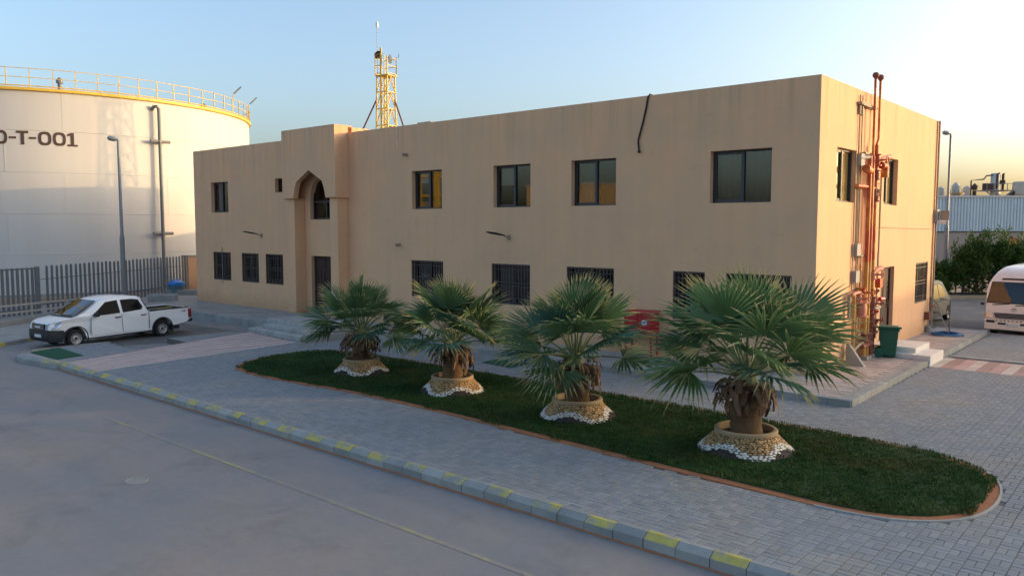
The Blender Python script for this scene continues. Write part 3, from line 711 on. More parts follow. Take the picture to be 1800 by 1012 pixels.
# ---- steps
st = thing('entrance_steps', 'worn grey concrete steps leading up to the arched portal', 'steps', (-19.0,-3.6,PZ))
for k,(x0,x1,y0,z1) in enumerate(((-1.95,1.95,-1.05,.16),(-1.6,1.95,-.62,.32),(-2.0,1.95,-.2,.46))):
    mb = MB(); mb.box((x0,y0,-.05 if k==0 else z1-.16+.002),(x1,1.35,z1)); o = mb.build('step', 'step_concrete', st)
    bv = o.modifiers.new('bevel','BEVEL'); bv.width = .018; bv.segments = 2
mb = MB(); mb.box((1.97,-.95,-.05),(2.55,.9,.22)); o = mb.build('cheek_block', 'concrete', st)
st.rotation_euler.z = R(-3)
MB().box((-24.6,-2.3,QZ),(-19.6,-.0-.005,QZ+.075)).build('landing', 'concrete', kind='structure')
ss = thing('side_steps', 'pale cream two tier steps outside the side door, next to the green bin', 'steps', (0,5.9,QZ))
mb = MB(); mb.box((.005,-.9,.0),(1.34,.80,.31)); o = mb.build('step', 'white_step', ss); bv = o.modifiers.new('bevel','BEVEL'); bv.width=.012
mb = MB(); mb.box((.6,-1.15,.0),(1.3399,-.902,.15)); mb.box((1.342,-1.15,-.18),(1.82,.50,.14)); o = mb.build('step', 'white_step', ss); bv = o.modifiers.new('bevel','BEVEL'); bv.width=.012

# ---- things fixed to the facade
def arm_lamp(x, z, label):
    t_ = thing('wall_lamp', label, 'wall lamp', (x,0,z), group='arm lamps on the front wall')
    mb = MB(); mb.box((-.06,-.05,-.09),(.06,-.002,.09)); mb.tube([(0,-.05,0),(-.02,-.15,.04),(-.08,-.28,.08)],.022,8); mb.build('arm', 'conduit', t_)
    mb = MB(); n = 8; pr_ = [(-.05,-.22,.08,.05),(-.12,-.34,.10,.11),(-.24,-.55,.15,.14),(-.34,-.74,.19,.10),(-.38,-.80,.20,.03)]
    vs=[]; fs=[]
    for x_,y_,z_,w_ in pr_:
        for k in range(n):
            a=2*PI*k/n; vs.append((x_+w_*math.cos(a),y_+.2*w_*math.cos(a),z_+.28*w_*math.sin(a)))
    for i in range(len(pr_)-1):
        for k in range(n): fs.append((i*n+k,i*n+(k+1)%n,(i+1)*n+(k+1)%n,(i+1)*n+k))
    fs += [tuple(range(n)),tuple((len(pr_)-1)*n+k for k in range(n))]
    mb.add(vs,fs); mb.build('lamp_shade', 'black_plastic', t_, smooth=True)
arm_lamp(-27.21,3.97,'black arm lamp on the front wall left of the portal')
arm_lamp(-11.01,4.03,'black arm lamp on the front wall below the upper windows right of the portal')
def stub(x, z, label):
    mb = MB(); mb.tube([(0,-.002,0),(0,-.12,0)],.05,10); mb.tube([(0,-.12,0),(-.03,-.20,-.02)],[.06,.075],10)
    tag(mb.build('wall_fitting', 'conduit', loc=(x,0,z)), label, 'wall fitting')
stub(-16.46,7.30,'small round wall fitting high above the leftmost blinded upper window')
stub(-16.94,3.68,'small round wall fitting midway up the wall right of the portal')
mb = MB(); mb.tube([(-5.22,.5,8.1),(-5.24,.2,8.47),(-5.26,.02,8.49),(-5.29,-.03,8.42),(-5.35,-.035,8.1),(-5.46,-.04,7.65),(-5.55,-.045,7.35),(-5.62,-.05,7.1),(-5.60,-.05,6.9),(-5.57,-.06,6.76)],.028,8)
mb.tube([(-5.57,-.06,6.78),(-5.585,-.065,6.72)],.045,8)
tag(mb.build('hanging_cable', 'cable_black', smooth=True), 'black cable hanging over the parapet down the front wall', 'cable')
mb = MB(); mb.tube([(-8.3,1.0,7.7),(-8.25,1.0,8.45),(-8.05,1.0,8.62),(-7.8,1.0,8.60),(-7.62,1.0,8.45),(-7.6,1.0,7.7)],.03,8)
tag(mb.build('roof_cable_loop', 'cable_black', smooth=True), 'dark cable loop showing above the front parapet', 'cable')
t_ = thing('roof_duct', 'small tan duct outlet peeking over the roof parapet right of the mast', 'duct', (-19.3,4.0,7.6))
MB().box((-.38,-.35,0),(.38,.35,1.5)).build('duct_body', 'wall_plaster', t_); MB().box((-.45,-.42,1.5),(.45,.42,1.58)).build('cap', 'roof_grey', t_)
mb = MB(); mb.tube([(-17.05,-.015,8.45),(-17.08,-.02,7.9),(-16.98,-.02,7.6)],.012,6)
tag(mb.build('wall_wire', 'white_paint'), 'thin white wire running down from the parapet beside the wall fitting', 'wire')
mb = MB(); mb.tube([(-31.0,-.02,3.3),(-31.0,-.03,1.4)],.018,6); tag(mb.build('wall_rod', 'steel_grey'), 'thin rod standing in front of the leftmost barred window', 'rod')

# ---- red fire hose cabinet on legs
cb = thing('fire_cabinet', 'red steel fire hose cabinet on legs against the front wall behind the palms', 'fire cabinet', (-5.28,-.27,QZ))
MB().box((-.50,-.22,.78),(.50,.22,1.36)).build('cabinet_body', 'red_paint', cb)
mb = MB(); mb.add([(-.54,-.25,1.36),(.54,-.25,1.36),(.54,.24,1.40),(-.54,.24,1.40),(-.54,-.25,1.39),(.54,-.25,1.39),(.54,.24,1.45),(-.54,.24,1.45)],[(0,3,2,1),(4,5,6,7),(0,1,5,4),(1,2,6,5),(2,3,7,6),(3,0,4,7)]); mb.build('cabinet_roof', 'red_paint', cb)
for s in (-1,1): MB().box((min(s*.01,s*.47),-.236,.81),(max(s*.01,s*.47),-.221,1.33)).build('cabinet_door', 'red_paint', cb)
MB().box((-.49,-.20,.66),(.49,.20,.70)).build('shelf', 'red_paint', cb)
for x in (-.46,.46):
    for y in (-.18,.18): MB().box((x-.025,y-.025,0),(x+.025,y+.025,.78)).build('leg', 'red_paint', cb)
mb = MB(); n = 20
mb.add([(.24+.10*math.cos(2*PI*k/n),-.238,1.10+.085*math.sin(2*PI*k/n)) for k in range(n)],[tuple(range(n))]); lb = mb.build('sticker', 'white_paint', cb)
mb = MB(); mb.box((.17,-.2405,1.07),(.31,-.2385,1.135)); mb.build('sticker_print', 'label_blue', cb)
# ---- red hydrant valve by the walkway edge
hv = thing('hydrant_valve', 'small red valve head on a dark stub at the walkway edge behind the third palm', 'hydrant', (-8.2,-2.35,PZ))
mb = MB(); mb.lathe([(.09,0),(.09,.04),(.05,.05),(.05,.30)],n=12); mb.build('stub_pipe', 'pipe_rust', hv)
mb = MB(); mb.lathe([(.13,.30),(.14,.34),(.14,.42),(.10,.46)],n=12); mb.tube([(-.2,0,.38),(.2,0,.38)],.05,10); mb.build('valve_head', 'red_paint', hv)

# ================================================================== FIRE RISER on the side wall
rs = thing('fire_riser', 'rusty red and orange sprinkler riser pipes with valves climbing the sunlit side wall', 'pipe riser', (0,0,QZ))
Z0 = QZ
def pipe(name, pts, r, m, n=12): 
    mb = MB(); mb.tube([(x,y,z-Z0) for x,y,z in pts], r, n); return mb.build(name, m, rs, smooth=True)
for y in (3.66,3.93):
    pipe('riser_pipe', [(.20,y,.45),(.20,y,3.35)], .065, 'pipe_orange'); pipe('riser_pipe', [(.20,y,3.35),(.20,y,6.55)], .065, 'pipe_red')
pipe('riser_pipe', [(.20,4.23,.45),(.20,4.23,2.5)], .105, 'pipe_rust'); pipe('riser_pipe', [(.20,4.23,2.5),(.20,4.23,3.4)], .085, 'pipe_orange'); pipe('riser_pipe', [(.20,4.23,3.4),(.20,4.23,6.9)], .08, 'pipe_red')
pipe('vent_pipe', [(.20,3.93,6.55),(.20,3.93,8.86)], .040, 'pipe_red'); pipe('vent_pipe', [(.20,4.23,6.9),(.20,4.42,7.1),(.20,4.42,8.92)], .040, 'pipe_red')
for y in (3.93,4.42):
    mb = MB(); mb.lathe([(.045,0),(.05,.03),(.09,.06),(.10,.13),(.06,.19)],(.20,y,8.85-Z0),12); mb.build('vent_cap', 'pipe_rust', rs, smooth=True)
# brackets
for z,y0,y1 in ((8.02,3.05,4.4),(6.62,3.4,4.6),(5.62,3.1,4.1),(3.55,3.3,4.3),(2.55,3.3,4.6),(1.15,3.3,4.5)):
    mb = MB(); mb.box((.10,y0,z-Z0-.03),(.15,y1,z-Z0+.03)); mb.box((.0,y0+.05,z-Z0-.03),(.10,y0+.10,z-Z0+.03)); mb.box((.0,y1-.1,z-Z0-.03),(.10,y1-.05,z-Z0+.03)); mb.build('bracket', 'conduit', rs)
mb = MB(); mb.box((.0,2.95,8.0-Z0),(.14,3.9,8.08-Z0)); mb.box((.02,3.0,7.72-Z0),(.08,3.08,8.0-Z0)); mb.box((.02,3.22,7.70-Z0),(.08,3.3,8.0-Z0)); mb.build('bracket', 'conduit', rs)
def valve(y, z, r=.13, m='pipe_red', x=.22, wheel=True):
    mb = MB(); mb.lathe([(.6*r,-1.5*r),(1.3*r,-1.5*r),(1.3*r,-1.2*r),(.8*r,-1.1*r),(1.0*r,0),(.8*r,1.1*r),(1.3*r,1.2*r),(1.3*r,1.5*r),(.6*r,1.5*r)],(x,y,z-Z0),12); v = mb.build('valve', m, rs, smooth=True)
    if wheel:
        mb = MB(); mb.tube([(x,y,z-Z0),(x+.30,y+.06,z-Z0)],.03,8); q = [(x+.30,y+.06+.10*math.cos(a*PI/6),z-Z0+.10*math.sin(a*PI/6)) for a in range(13)]; mb.tube(q,.018,6); mb.build('handwheel', m, v, smooth=True)
    return v
valve(4.23,6.45,.12,'pipe_red'); valve(4.23,5.35,.11,'pipe_rust',wheel=False); valve(4.23,6.0,.10,'pipe_rust',wheel=False)
valve(4.20,2.95,.10,'valve_pink'); valve(4.23,1.55,.14,'pipe_rust'); valve(4.23,2.05,.14,'pipe_rust'); valve(3.93,1.0,.10,'pipe_rust',wheel=False); valve(3.66,1.0,.10,'pipe_rust',wheel=False)
valve(2.95,2.3,.10,'valve_pink'); valve(3.35,2.45,.09,'pipe_red'); valve(3.25,1.95,.16,'valve_pink',wheel=False)
# cross pipes at the upper valve station
pipe('cross_pipe', [(.24,4.2,6.42),(.34,4.6,6.52),(.34,5.15,6.60)], .075, 'valve_pink'); pipe('cross_pipe', [(.30,4.45,6.3),(.30,4.85,6.3),(.30,4.85,5.95)], .11, 'pipe_red')
pipe('cross_pipe', [(.12,2.8,5.62),(.16,3.66,5.62)], .06, 'pipe_red'); pipe('cross_pipe', [(.1,3.1,6.45),(.2,3.6,6.5)], .05, 'box_grey'); pipe('cross_pipe', [(.2,3.3,6.15),(.2,3.66,6.1)], .12, 'pipe_red')
pipe('cross_pipe', [(.2,4.0,5.55),(.2,4.6,5.72)], .05, 'pipe_red')
for k in range(5): pipe('fitting', [(.27,4.05+.1*k,5.35+.02*(k%2)),(.27,4.05+.1*k,5.58)], .035, 'pipe_rust', 8)
pipe('cross_pipe', [(.2,2.6,.72),(.2,3.2,.86),(.2,3.6,.90)], .045, 'conduit'); pipe('cross_pipe', [(.26,3.3,.8),(.26,4.2,.82)], .07, 'pipe_rust')
pipe('cross_pipe', [(.2,4.2,3.0),(.28,4.5,3.1),(.32,4.75,3.12)], .09, 'valve_pink'); pipe('cross_pipe', [(.22,4.3,1.85),(.3,5.0,1.9)], .05, 'steel_grey')
# thin left stand pipe with elbow, gauges and pressure switch
pipe('stand_pipe', [(.20,2.62,.45),(.20,2.62,2.42)], .05, 'pipe_orange'); pipe('stand_pipe', [(.20,2.45,2.40),(.20,2.62,2.46),(.20,3.15,2.46)], .05, 'valve_pink'); pipe('stand_pipe', [(.12,2.42,1.7),(.12,2.42,2.4)], .04, 'steel_grey')
pipe('drain_pipe', [(.20,4.50,.6),(.20,4.50,2.0)], .06, 'pipe_rust'); pipe('drain_pipe', [(.20,4.75,.9),(.2,4.78,3.6)], .025, 'conduit'); pipe('drain_pipe', [(.16,4.95,2.6),(.16,4.97,6.2)], .028, 'conduit')
pipe('drain_pipe', [(.14,3.3,1.2),(.14,3.3,3.3)], .03, 'pipe_orange'); pipe('drain_pipe', [(.14,3.05,1.15),(.14,3.05,2.1)], .025, 'conduit')
for k in range(6): pipe('fitting', [(.30,4.35,1.1+.32*k),(.36,4.42,1.18+.32*k)], .05, ('valve_pink','pipe_rust','red_paint')[k%3], 8)
mb = MB(); mb.box((.2,4.55,2.52-Z0),(.36,4.82,2.80-Z0)); mb.build('alarm_box', 'pipe_red', rs)
mb = MB(); mb.tube([(.30,4.75,2.15-Z0),(.36,4.95,2.15-Z0)],.07,10); mb.build('gauge', 'red_paint', rs)
for (y,z) in ((2.95,3.55),(2.92,2.75),(3.05,6.22)): 
    mb = MB(); mb.box((.02,y,z-Z0),(.14,y+.34,z-Z0+.36)); mb.build('junction_box', 'box_grey', rs)
for (y0,z0,z1) in ((2.85,2.5,6.6),(3.08,3.4,8.3),(3.32,3.3,8.3),(3.18,2.2,6.2)): pipe('conduit', [(.04,y0,z0),(.04,y0,z1)], .018, 'conduit', 6)
for y in (2.62,3.66,3.93,4.23):
    mb = MB(); mb.box((.06,y-.10,.0),(.34,y+.10,.45-Z0+.02)); mb.build('footing', 'concrete', rs)
mb = MB(); mb.add([(.10,2.35,0),(.62,2.35,0),(.62,2.5,0),(.10,2.5,0),(.10,2.35,.62),(.18,2.35,.62),(.18,2.5,.62),(.10,2.5,.62)],[(0,3,2,1),(4,5,6,7),(0,1,5,4),(1,2,6,5),(2,3,7,6),(3,0,4,7)]); mb.build('prop', 'concrete', rs)
# lights and wires on the right end of the side wall
fl = thing('corner_floodlight', 'pale boxy floodlight bracketed to the rear corner of the side wall', 'floodlight', (0,YB-.02,4.75))
MB().box((.002,-.25,-.18),(.12,.12,.32)).build('back_box', 'box_grey', fl)
mb = MB(); mb.obox((.30,.10,0),(1,.3,0),(-.3,1,0),.14,.13,-.08,.28); mb.build('lamp_body', 'conduit', fl)
mb = MB(); mb.add([(.12,-.1,-.10),(.40,0,-.10),(.36,.1,-.2),(.16,0,-.2),(.12,-.1,-.13),(.40,0,-.13),(.36,.1,-.24),(.16,0,-.24)],[(0,1,2,3),(7,6,5,4),(0,4,5,1),(1,5,6,2),(2,6,7,3),(3,7,4,0)]); mb.build('shade', 'white_paint', fl)
mb = MB(); mb.tube([(.03,YB-.35,8.44),(.03,YB-.37,5.4),(.03,YB-.42,2.2),(.03,YB-.42,.5)],.022,6); mb.tube([(.02,YB-.4,4.32),(.02,8.5,4.36),(.02,5.0,4.40)],.010,6); mb.tube([(.05,YB-.12,8.46),(.05,YB-.12,.5)],.035,8)
tag(mb.build('wall_conduit', 'conduit'), 'thin conduit and downpipe running down the far edge of the side wall', 'conduit')
# tap with standpipe and coiled blue hose
tp = thing('tap_stand', 'grey water pipes and tap at the far bottom corner of the side wall', 'tap', (.3,11.9,QZ))
mb = MB(); mb.tube([(-.2,.2,1.35),(-.2,.2,.1)],.04,8); mb.tube([(-.2,.2,1.3),(.1,-.1,1.1),(.35,-.3,.5),(.55,-.3,.05)],.02,8); mb.tube([(.45,.3,0),(.45,.3,1.25),(.1,.2,1.3)],.035,8); mb.build('pipe', 'steel_grey', tp, smooth=True)
mb = MB(); mb.box((-.30,-.35,.5),(-.12,-.15,.8)); mb.build('meter_box', 'pipe_rust', tp)
mb = MB(); mb.tube([(-.2,.2,1.0),(.0,.0,1.02),(.03,0,.92)],.03,8); mb.build('tap', 'valve_pink', tp)
mb = MB(); mb.lathe([(.14,0),(.10,.22),(.05,.3)],(-.2,-.1,0),10); mb.build('pipe_base', 'concrete', tp)
mb = MB(); q = []
for i in range(150):
    a = i*2*PI/30; rr_ = .48-.035*((i//30)%3)+.03*math.sin(i*.37); q.append((rr_*math.cos(a)*1.1, rr_*math.sin(a), .03+.011*(i/30)+.012*math.sin(i*.6)))
mb.tube(q,.022,7); mb.tube([(.53,0,.03),(.3,.5,.03),(-.2,.55,.03),(-.6,.35,.05)],.022,7)
tag(mb.build('garden_hose', 'hose_blue', smooth=True, loc=(.85,11.35,QZ+.006)), 'coiled blue garden hose lying on the walkway by the tap', 'hose')

# ---- green wheelie bin
bn = thing('wheelie_bin', 'dark green plastic wheelie bin beside the riser pipes and cream steps', 'bin', (.62,4.75,QZ), R(14))
mb = MB(); b0 = [(-.21,-.25),(.21,-.25),(.21,.25),(-.21,.25)]; b1 = [(-.28,-.33),(.28,-.33),(.28,.33),(-.28,.33)]
mb.add([(x,y,.04) for x,y in b0]+[(x,y,.88) for x,y in b1],[(0,3,2,1),(4,5,6,7),(0,1,5,4),(1,2,6,5),(2,3,7,6),(3,0,4,7)])
mb.box((-.31,-.36,.84),(.31,.36,.90)); o = mb.build('bin_body', 'bin_green', bn); bv=o.modifiers.new('bevel','BEVEL'); bv.width=.03; bv.segments=3
mb = MB(); mb.add([(-.32,-.37,.905),(.32,-.37,.905),(.32,.37,.905),(-.32,.37,.905),(-.26,-.30,.985),(.26,-.30,.985),(.26,.30,.965),(-.26,.30,.965)],[(0,3,2,1),(4,5,6,7),(0,1,5,4),(1,2,6,5),(2,3,7,6),(3,0,4,7)])
mb.box((-.36,-.40,.93),(.36,-.365,.99)); o = mb.build('lid', 'bin_green', bn); bv=o.modifiers.new('bevel','BEVEL'); bv.width=.015; bv.segments=2
mb = MB(); mb.tube([(-.36,-.34,.92),(-.42,-.28,1.02),(-.42,.28,1.02),(-.36,.34,.92)],.022,8); mb.build('handle', 'bin_green', bn, smooth=True)
for y in (-.28,.28):
    mb = MB(); mb.lathe([(.06,-.035),(.14,-.035),(.15,-.02),(.15,.02),(.14,.035),(.06,.035)],(-.25,y,.15),18,axis='y'); mb.build('wheel', 'bin_green', bn, smooth=True)

# ================================================================== ROOF MAST
ms = thing('lattice_mast', 'yellow steel lattice antenna mast with guy struts rising behind the roof', 'mast', (-31.85,12.0,7.6), R(12))
zb, zp, zt = 0.0, 6.3, 7.75       # roof, platform, top of cage (local)
hb, ht = .50, .40
def leg_at(sx, sy, z): 
    k = hb+(ht-hb)*min(1, z/zp); return Vector((sx*k, sy*k, z))
for sx, sy in ((-1,-1),(1,-1),(1,1),(-1,1)):
    mb = MB(); mb.bar(leg_at(sx,sy,zb), leg_at(sx,sy,zp), .07); mb.build('leg', 'yellow_steel', ms)
levels = [0.1,1.1,2.15,3.2,4.25,5.3,6.3]
for i, z in enumerate(levels):
    for (a, b) in (((-1,-1),(1,-1)),((1,-1),(1,1)),((1,1),(-1,1)),((-1,1),(-1,-1))):
        mb = MB(); mb.bar(leg_at(*a,z), leg_at(*b,z), .055); mb.build('rung', 'yellow_steel', ms)
        if i < len(levels)-1:
            z2 = levels[i+1]; mid = (leg_at(*a,z2)+leg_at(*b,z2))/2
            mb = MB(); mb.bar(leg_at(*a,z), mid, .035); mb.bar(leg_at(*b,z), mid, .035); mb.build('brace', 'yellow_steel', ms)
mb = MB(); mb.box((-.5,-.5,zp),(.5,.5,zp+.05)); mb.build('platform', 'yellow_steel', ms)
# cable ladder up the middle of the near side
mb = MB(); mb.box((-.06,-.52,0),(.06,-.46,zt+.25)); mb.build('cable_tray', 'yellow_steel', ms)
for x,y,zz in ((-.47,-.47,1.45),(.47,-.47,1.2),(.47,.47,1.2),(-.47,.47,1.45),(-.05,-.48,1.6)):
    mb = MB(); mb.bar((x,y,zp),(x,y,zp+zz),.05); mb.build('railing_post', 'yellow_steel', ms)
for z in (.15,.62,1.1):
    mb = MB(); mb.bar((-.47,-.47,zp+z),(-.05,-.48,zp+z),.04); mb.bar((.47,-.47,zp+z),(.47,.47,zp+z),.04); mb.bar((.47,.47,zp+z),(-.47,.47,zp+z),.04); mb.bar((-.47,.47,zp+z),(-.47,-.47,zp+z),.04); mb.build('rail', 'yellow_steel', ms)
mb = MB(); mb.tube([(-.5,-.2,zp+.1),(-.5,-.2,zp+3.05)],.018,6); mb.build('whip_antenna', 'pole_grey', ms)
mb = MB(); mb.lathe([(.03,0),(.09,.12),(.08,.36),(.03,.46)],(-.5,-.2,zp+3.0),10); mb.build('antenna_bulb', 'white_paint', ms, smooth=True)
mb = MB(); mb.lathe([(.02,-.05),(.15,-.03),(.27,.05)],(0,0,0),16,axis='x',cap=False); d_ = mb.build('dish', 'letter_brown', ms, loc=(-.2,-.5,zp+1.30)); d_.rotation_euler = (0,R(35),R(-30))
mb = MB(); mb.lathe([(.02,-.07),(.18,-.04),(.30,.07)],(0,0,0),18,axis='x',cap=False); d_ = mb.build('dish', 'white_paint', ms, loc=(.42,-.2,zp+1.0)); d_.rotation_euler = (0,R(-10),R(60))
mb = MB(); mb.bar((.62,.5,zp+1.2),(.9,.2,zp+1.35),.03); mb.bar((.7,.2,zp+1.2),(.7,.2,zp+.1),.03); mb.build('yagi_antenna', 'steel_grey', ms)
for (a, b) in (((-.44,-.4,4.85),(-2.35,-1.6,.1)),((.44,.3,4.85),(1.85,1.0,.1))):
    mb = MB(); mb.bar(a, b, .085); mb.build('guy_strut', 'pipe_rust', ms)

# ================================================================== STORAGE TANK
TX, TY, TR, TZ0, TZ = -56.5, 1.3, 13.5, 0.25, 12.45
tk = thing('storage_tank', 'huge white cylindrical storage tank with a yellow roof railing', 'storage tank', (TX,TY,TZ0))
Ht = TZ-TZ0; nc = 5
for k in range(nc):
    mb = MB(); z0, z1 = Ht*k/nc, Ht*(k+1)/nc; rr_ = TR-.004*(k % 2)
    mb.lathe([(rr_-.02,z0),(rr_,z0+.012),(rr_,z1-.012),(rr_-.02,z1)], (0,0,0), 160, cap=False)
    mb.build('shell_course', 'tank_white', tk, smooth=True, auto=30)
# vertical weld strips, staggered from course to course
for k in range(nc):
    for j in range(14):
        a = (j+.5*(k % 2))*2*PI/14+.13
        me = MB().box((-.004,-.018,Ht*k/nc+.02),(.006,.018,Ht*(k+1)/nc-.02)) if (k==0 and j==0) else None
        if me: weld = me.mesh('weld_seam','tank_white')
        o = link('weld_seam', weld, tk, (TR*math.cos(a),TR*math.sin(a),Ht*k/nc if k else 0), rz=a)
MB().lathe([(TR-.05,Ht),(TR*.5,Ht+.5),(.3,Ht+.75)],(0,0,0),96).build('tank_roof', 'tank_white', tk, smooth=True)
MB().lathe([(TR+.002,Ht-.18),(TR+.16,Ht-.14),(TR+.16,Ht+.02),(TR-.1,Ht+.03)],(0,0,0),120,cap=False).build('gutter', 'yellow_steel', tk)
MB().lathe([(TR+.9,-.3),(TR+.6,.12),(TR-.2,.14)],(0,0,0),80,cap=False).build('base_ring', 'tank_base', tk)
pmesh = MB().box((-.022,-.022,0),(.022,.022,1.12)).mesh('railing_post','yellow_steel')
npst = 72
for j in range(npst):
    a = 2*PI*j/npst; link('railing_post', pmesh, tk, ((TR+.08)*math.cos(a),(TR+.08)*math.sin(a),Ht+.02), rz=a)
for z in (.6,1.12):
    mb = MB(); mb.tube([((TR+.08)*math.cos(2*PI*j/120),(TR+.08)*math.sin(2*PI*j/120),Ht+z) for j in range(121)],.020,6); mb.build('rail','yellow_steel',tk)
mb = MB(); mb.tube([((TR+.08)*math.cos(2*PI*j/120),(TR+.08)*math.sin(2*PI*j/120),Ht+.12) for j in range(121)],.035,6); mb.build('toe_board','yellow_steel',tk)
# rim pipe standing off the shell with an elbow at the top and two clamps
ap = math.atan2(2.4-TY, -43.05-TX)
def tp_(a, r, z): return (r*math.cos(a), r*math.sin(a), z)
mb = MB(); mb.tube([tp_(ap-.022,TR+.05,11.55),tp_(ap-.02,TR+.25,11.72),tp_(ap-.01,TR+.36,11.74),tp_(ap,TR+.36,11.6),tp_(ap,TR+.36,10.5),tp_(ap,TR+.36,.2)],.11,10); mb.build('foam_pipe','steel_grey',tk,smooth=True)
for z in (9.55,3.7):
    mb = MB(); mb.tube([tp_(ap-.045,TR+.36,z),tp_(ap+.05,TR+.36,z)],.10,8); mb.tube([tp_(ap,TR,z),tp_(ap,TR+.5,z)],.10,8); mb.build('pipe_clamp','steel_grey',tk)
# roof fittings near the rim
for a, hh in ((-.32,.9),(.55,.6)):
    mb = MB(); mb.lathe([(.12,0),(.12,hh*.6),(.2,hh*.62),(.2,hh*.8),(.05,hh)],(11.8*math.cos(a),11.8*math.sin(a),Ht+.1),10); mb.build('roof_vent','steel_grey',tk)
for a in (.62,.98):
    mb = MB(); p = Vector(tp_(a,TR+.05,Ht)); mb.tube([p,p+Vector((0,0,1.3)),p+Vector((.1,.25,1.7))],.03,6); mb.build('lamp_post','yellow_steel',tk)
    mb = MB(); mb.bar(p+Vector((.05,.1,1.5)),p+Vector((.25,.55,2.0)),.22,.10); mb.build('flood_lamp','steel_grey',tk)
# painted number: flat bold letters that follow the curve of the shell
def ang_at(px): 
    a0, a1 = math.atan2(-6.62,11.70), math.atan2(-3.51,13.04)
    return a0+(a1-a0)*(px-20)/116
def letter_quad(mb, P, z0=9.17, zh=.80):
    # P: outline in (pixel across, 0..1 up); cut into thin columns by subdividing edges so that it hugs the shell
    for (a0,b0,c0,d0) in P:
        n = 4; vs=[]
        for k in range(n+1):
            t=k/n; lo=(a0[0]+(b0[0]-a0[0])*t,a0[1]+(b0[1]-a0[1])*t); hi=(d0[0]+(c0[0]-d0[0])*t,d0[1]+(c0[1]-d0[1])*t)
            for q in (lo,hi):
                an=ang_at(q[0]); vs.append(((TR+.012)*math.cos(an),(TR+.012)*math.sin(an),z0-TZ0+q[1]*zh))
        mb.add(vs,[(2*k,2*k+2,2*k+3,2*k+1) for k in range(n)])
def rect(x0,y0,x1,y1): return ((x0,y0),(x1,y0),(x1,y1),(x0,y1))
def zero(x0,x1):
    cx_=(x0+x1)/2; a=(x1-x0)/2; out=[]; n=20
    def se(t,a_,b_): 
        c_,s_=math.cos(t),math.sin(t); return (cx_+a_*math.copysign(abs(c_)**.72,c_), .5+b_*math.copysign(abs(s_)**.72,s_))
    for k in range(n):
        t0,t1=2*PI*k/n,2*PI*(k+1)/n; out.append((se(t0,a-5.2,.5-.185),se(t0,a,.5),se(t1,a,.5),se(t1,a-5.2,.5-.185)))
    return out
for P in ([rect(29,.83,49.5,1.0),rect(36.3,0,42.2,.83)],[rect(50.5,.42,63,.57)],[rect(16,.42,28.5,.57)],zero(66.5,89.5),zero(92,115),zero(-10,13),
          [rect(123.5,.14,129.5,1.0),rect(117.5,0,136,.14),((117.5,.72),(123.5,.82),(123.5,1.0),(117.5,.88))]):
    mb = MB(); letter_quad(mb,P); me = mb.mesh('lettering','letter_brown'); link('lettering',me,tk)
# low sandy bund round the tank
bund = MB(); bund.lathe([(15.2,-.2),(15.0,.25),(14.5,.28)],(TX,TY,0),90,cap=False); bund.build('tank_bund','sand',kind='structure',smooth=True)

# ================================================================== FENCE, GATE, STREET LAMPS
fn = thing('palisade_fence', 'grey steel palisade fence running in front of the tank up to the building', 'fence', (0,0,.28))
FA = Vector((-33.85,-7.72,0)); FB = Vector((-41.5,3.45,0)); dv = (FB-FA); n = 38
pale = MB().box((-.055,-.03,-.05),(.055,.03,2.20))
pale.add([(-.055,-.03,2.20),(.055,-.03,2.20),(.055,.03,2.20),(-.055,.03,2.20),(0,-.02,2.27),(0,.02,2.27)],[(0,1,4),(2,3,5),(1,2,5,4),(3,0,4,5)])
pale = pale.mesh('pale','galv'); fa = math.atan2(dv.y,dv.x)
rf = random.Random(5)
for i in range(1,n+1):
    p = FA.lerp(FB,i/n); o = link('pale', pale, fn, (p.x,p.y,rf.uniform(-.02,.02)), rz=fa+rf.uniform(-.05,.05)); o.rotation_euler.y = rf.uniform(-.008,.008)
for z in (.42,1.62):
    q = dv.normalized().cross(Vector((0,0,1)))*.06
    mb = MB(); mb.bar(FA-q+Vector((0,0,z)),FB-q+Vector((0,0,z)),.05 if z<1 else .03,.06 if z<1 else .03); mb.build('rail','galv',fn)
gt = thing('fence_gate', 'grey steel barred gate leaf left of the palisade fence', 'gate', (0,0,.28))
GA = Vector((-31.9,-13.9,0)); GB = Vector((-33.75,-7.95,0)); gd = GB-GA; ga = math.atan2(gd.y,gd.x)
for i in range(1,26):
    p = GA.lerp(GB,i/26); link('pale', pale, gt, (p.x,p.y,-.04), rz=ga)
for z in (.25,.52,2.16):
    mb = MB(); mb.bar(GA+Vector((0,0,z)),GB+Vector((0,0,z)),.08,.07); mb.build('rail','galv',gt)
mb = MB(); mb.box((GB.x-.09,GB.y-.09,-.05),(GB.x+.09,GB.y+.09,2.24)); mb.build('post','galv',gt)
wp = thing('end_pillar', 'short tan plastered pillar ending the fence beside the building', 'pillar', (-41.9,3.7,.25))
MB().box((-.3,-.3,0),(.5,.4,2.2)).build('pillar_body','wall_plaster',wp); MB().box((-.34,-.34,2.2),(.54,.44,2.28)).build('cap','concrete',wp)
MB().poly([(-38.9,1.6),(-37.4,3.1),(-42.3,8.4),(-43.6,6.5)],0,.40).build('side_ramp','concrete',kind='structure')
for q in (gt,): pass
rl = thing('guard_rail', 'low pale double rail standing in front of the gate and fence', 'guard rail', (0,0,.28))
ra, rb = Vector((-30.6,-14.4,0)), Vector((-33.75,-5.6,0))
for z in (.28,.60):
    mb = MB(); mb.bar(ra+Vector((0,0,z)),rb+Vector((0,0,z)),.05,.09); mb.build('rail','box_grey',rl)
for i in range(5):
    p = ra.lerp(rb,(i+.3)/5); MB().box((p.x-.04,p.y-.04,0),(p.x+.04,p.y+.04,.62)).build('post','box_grey',rl)
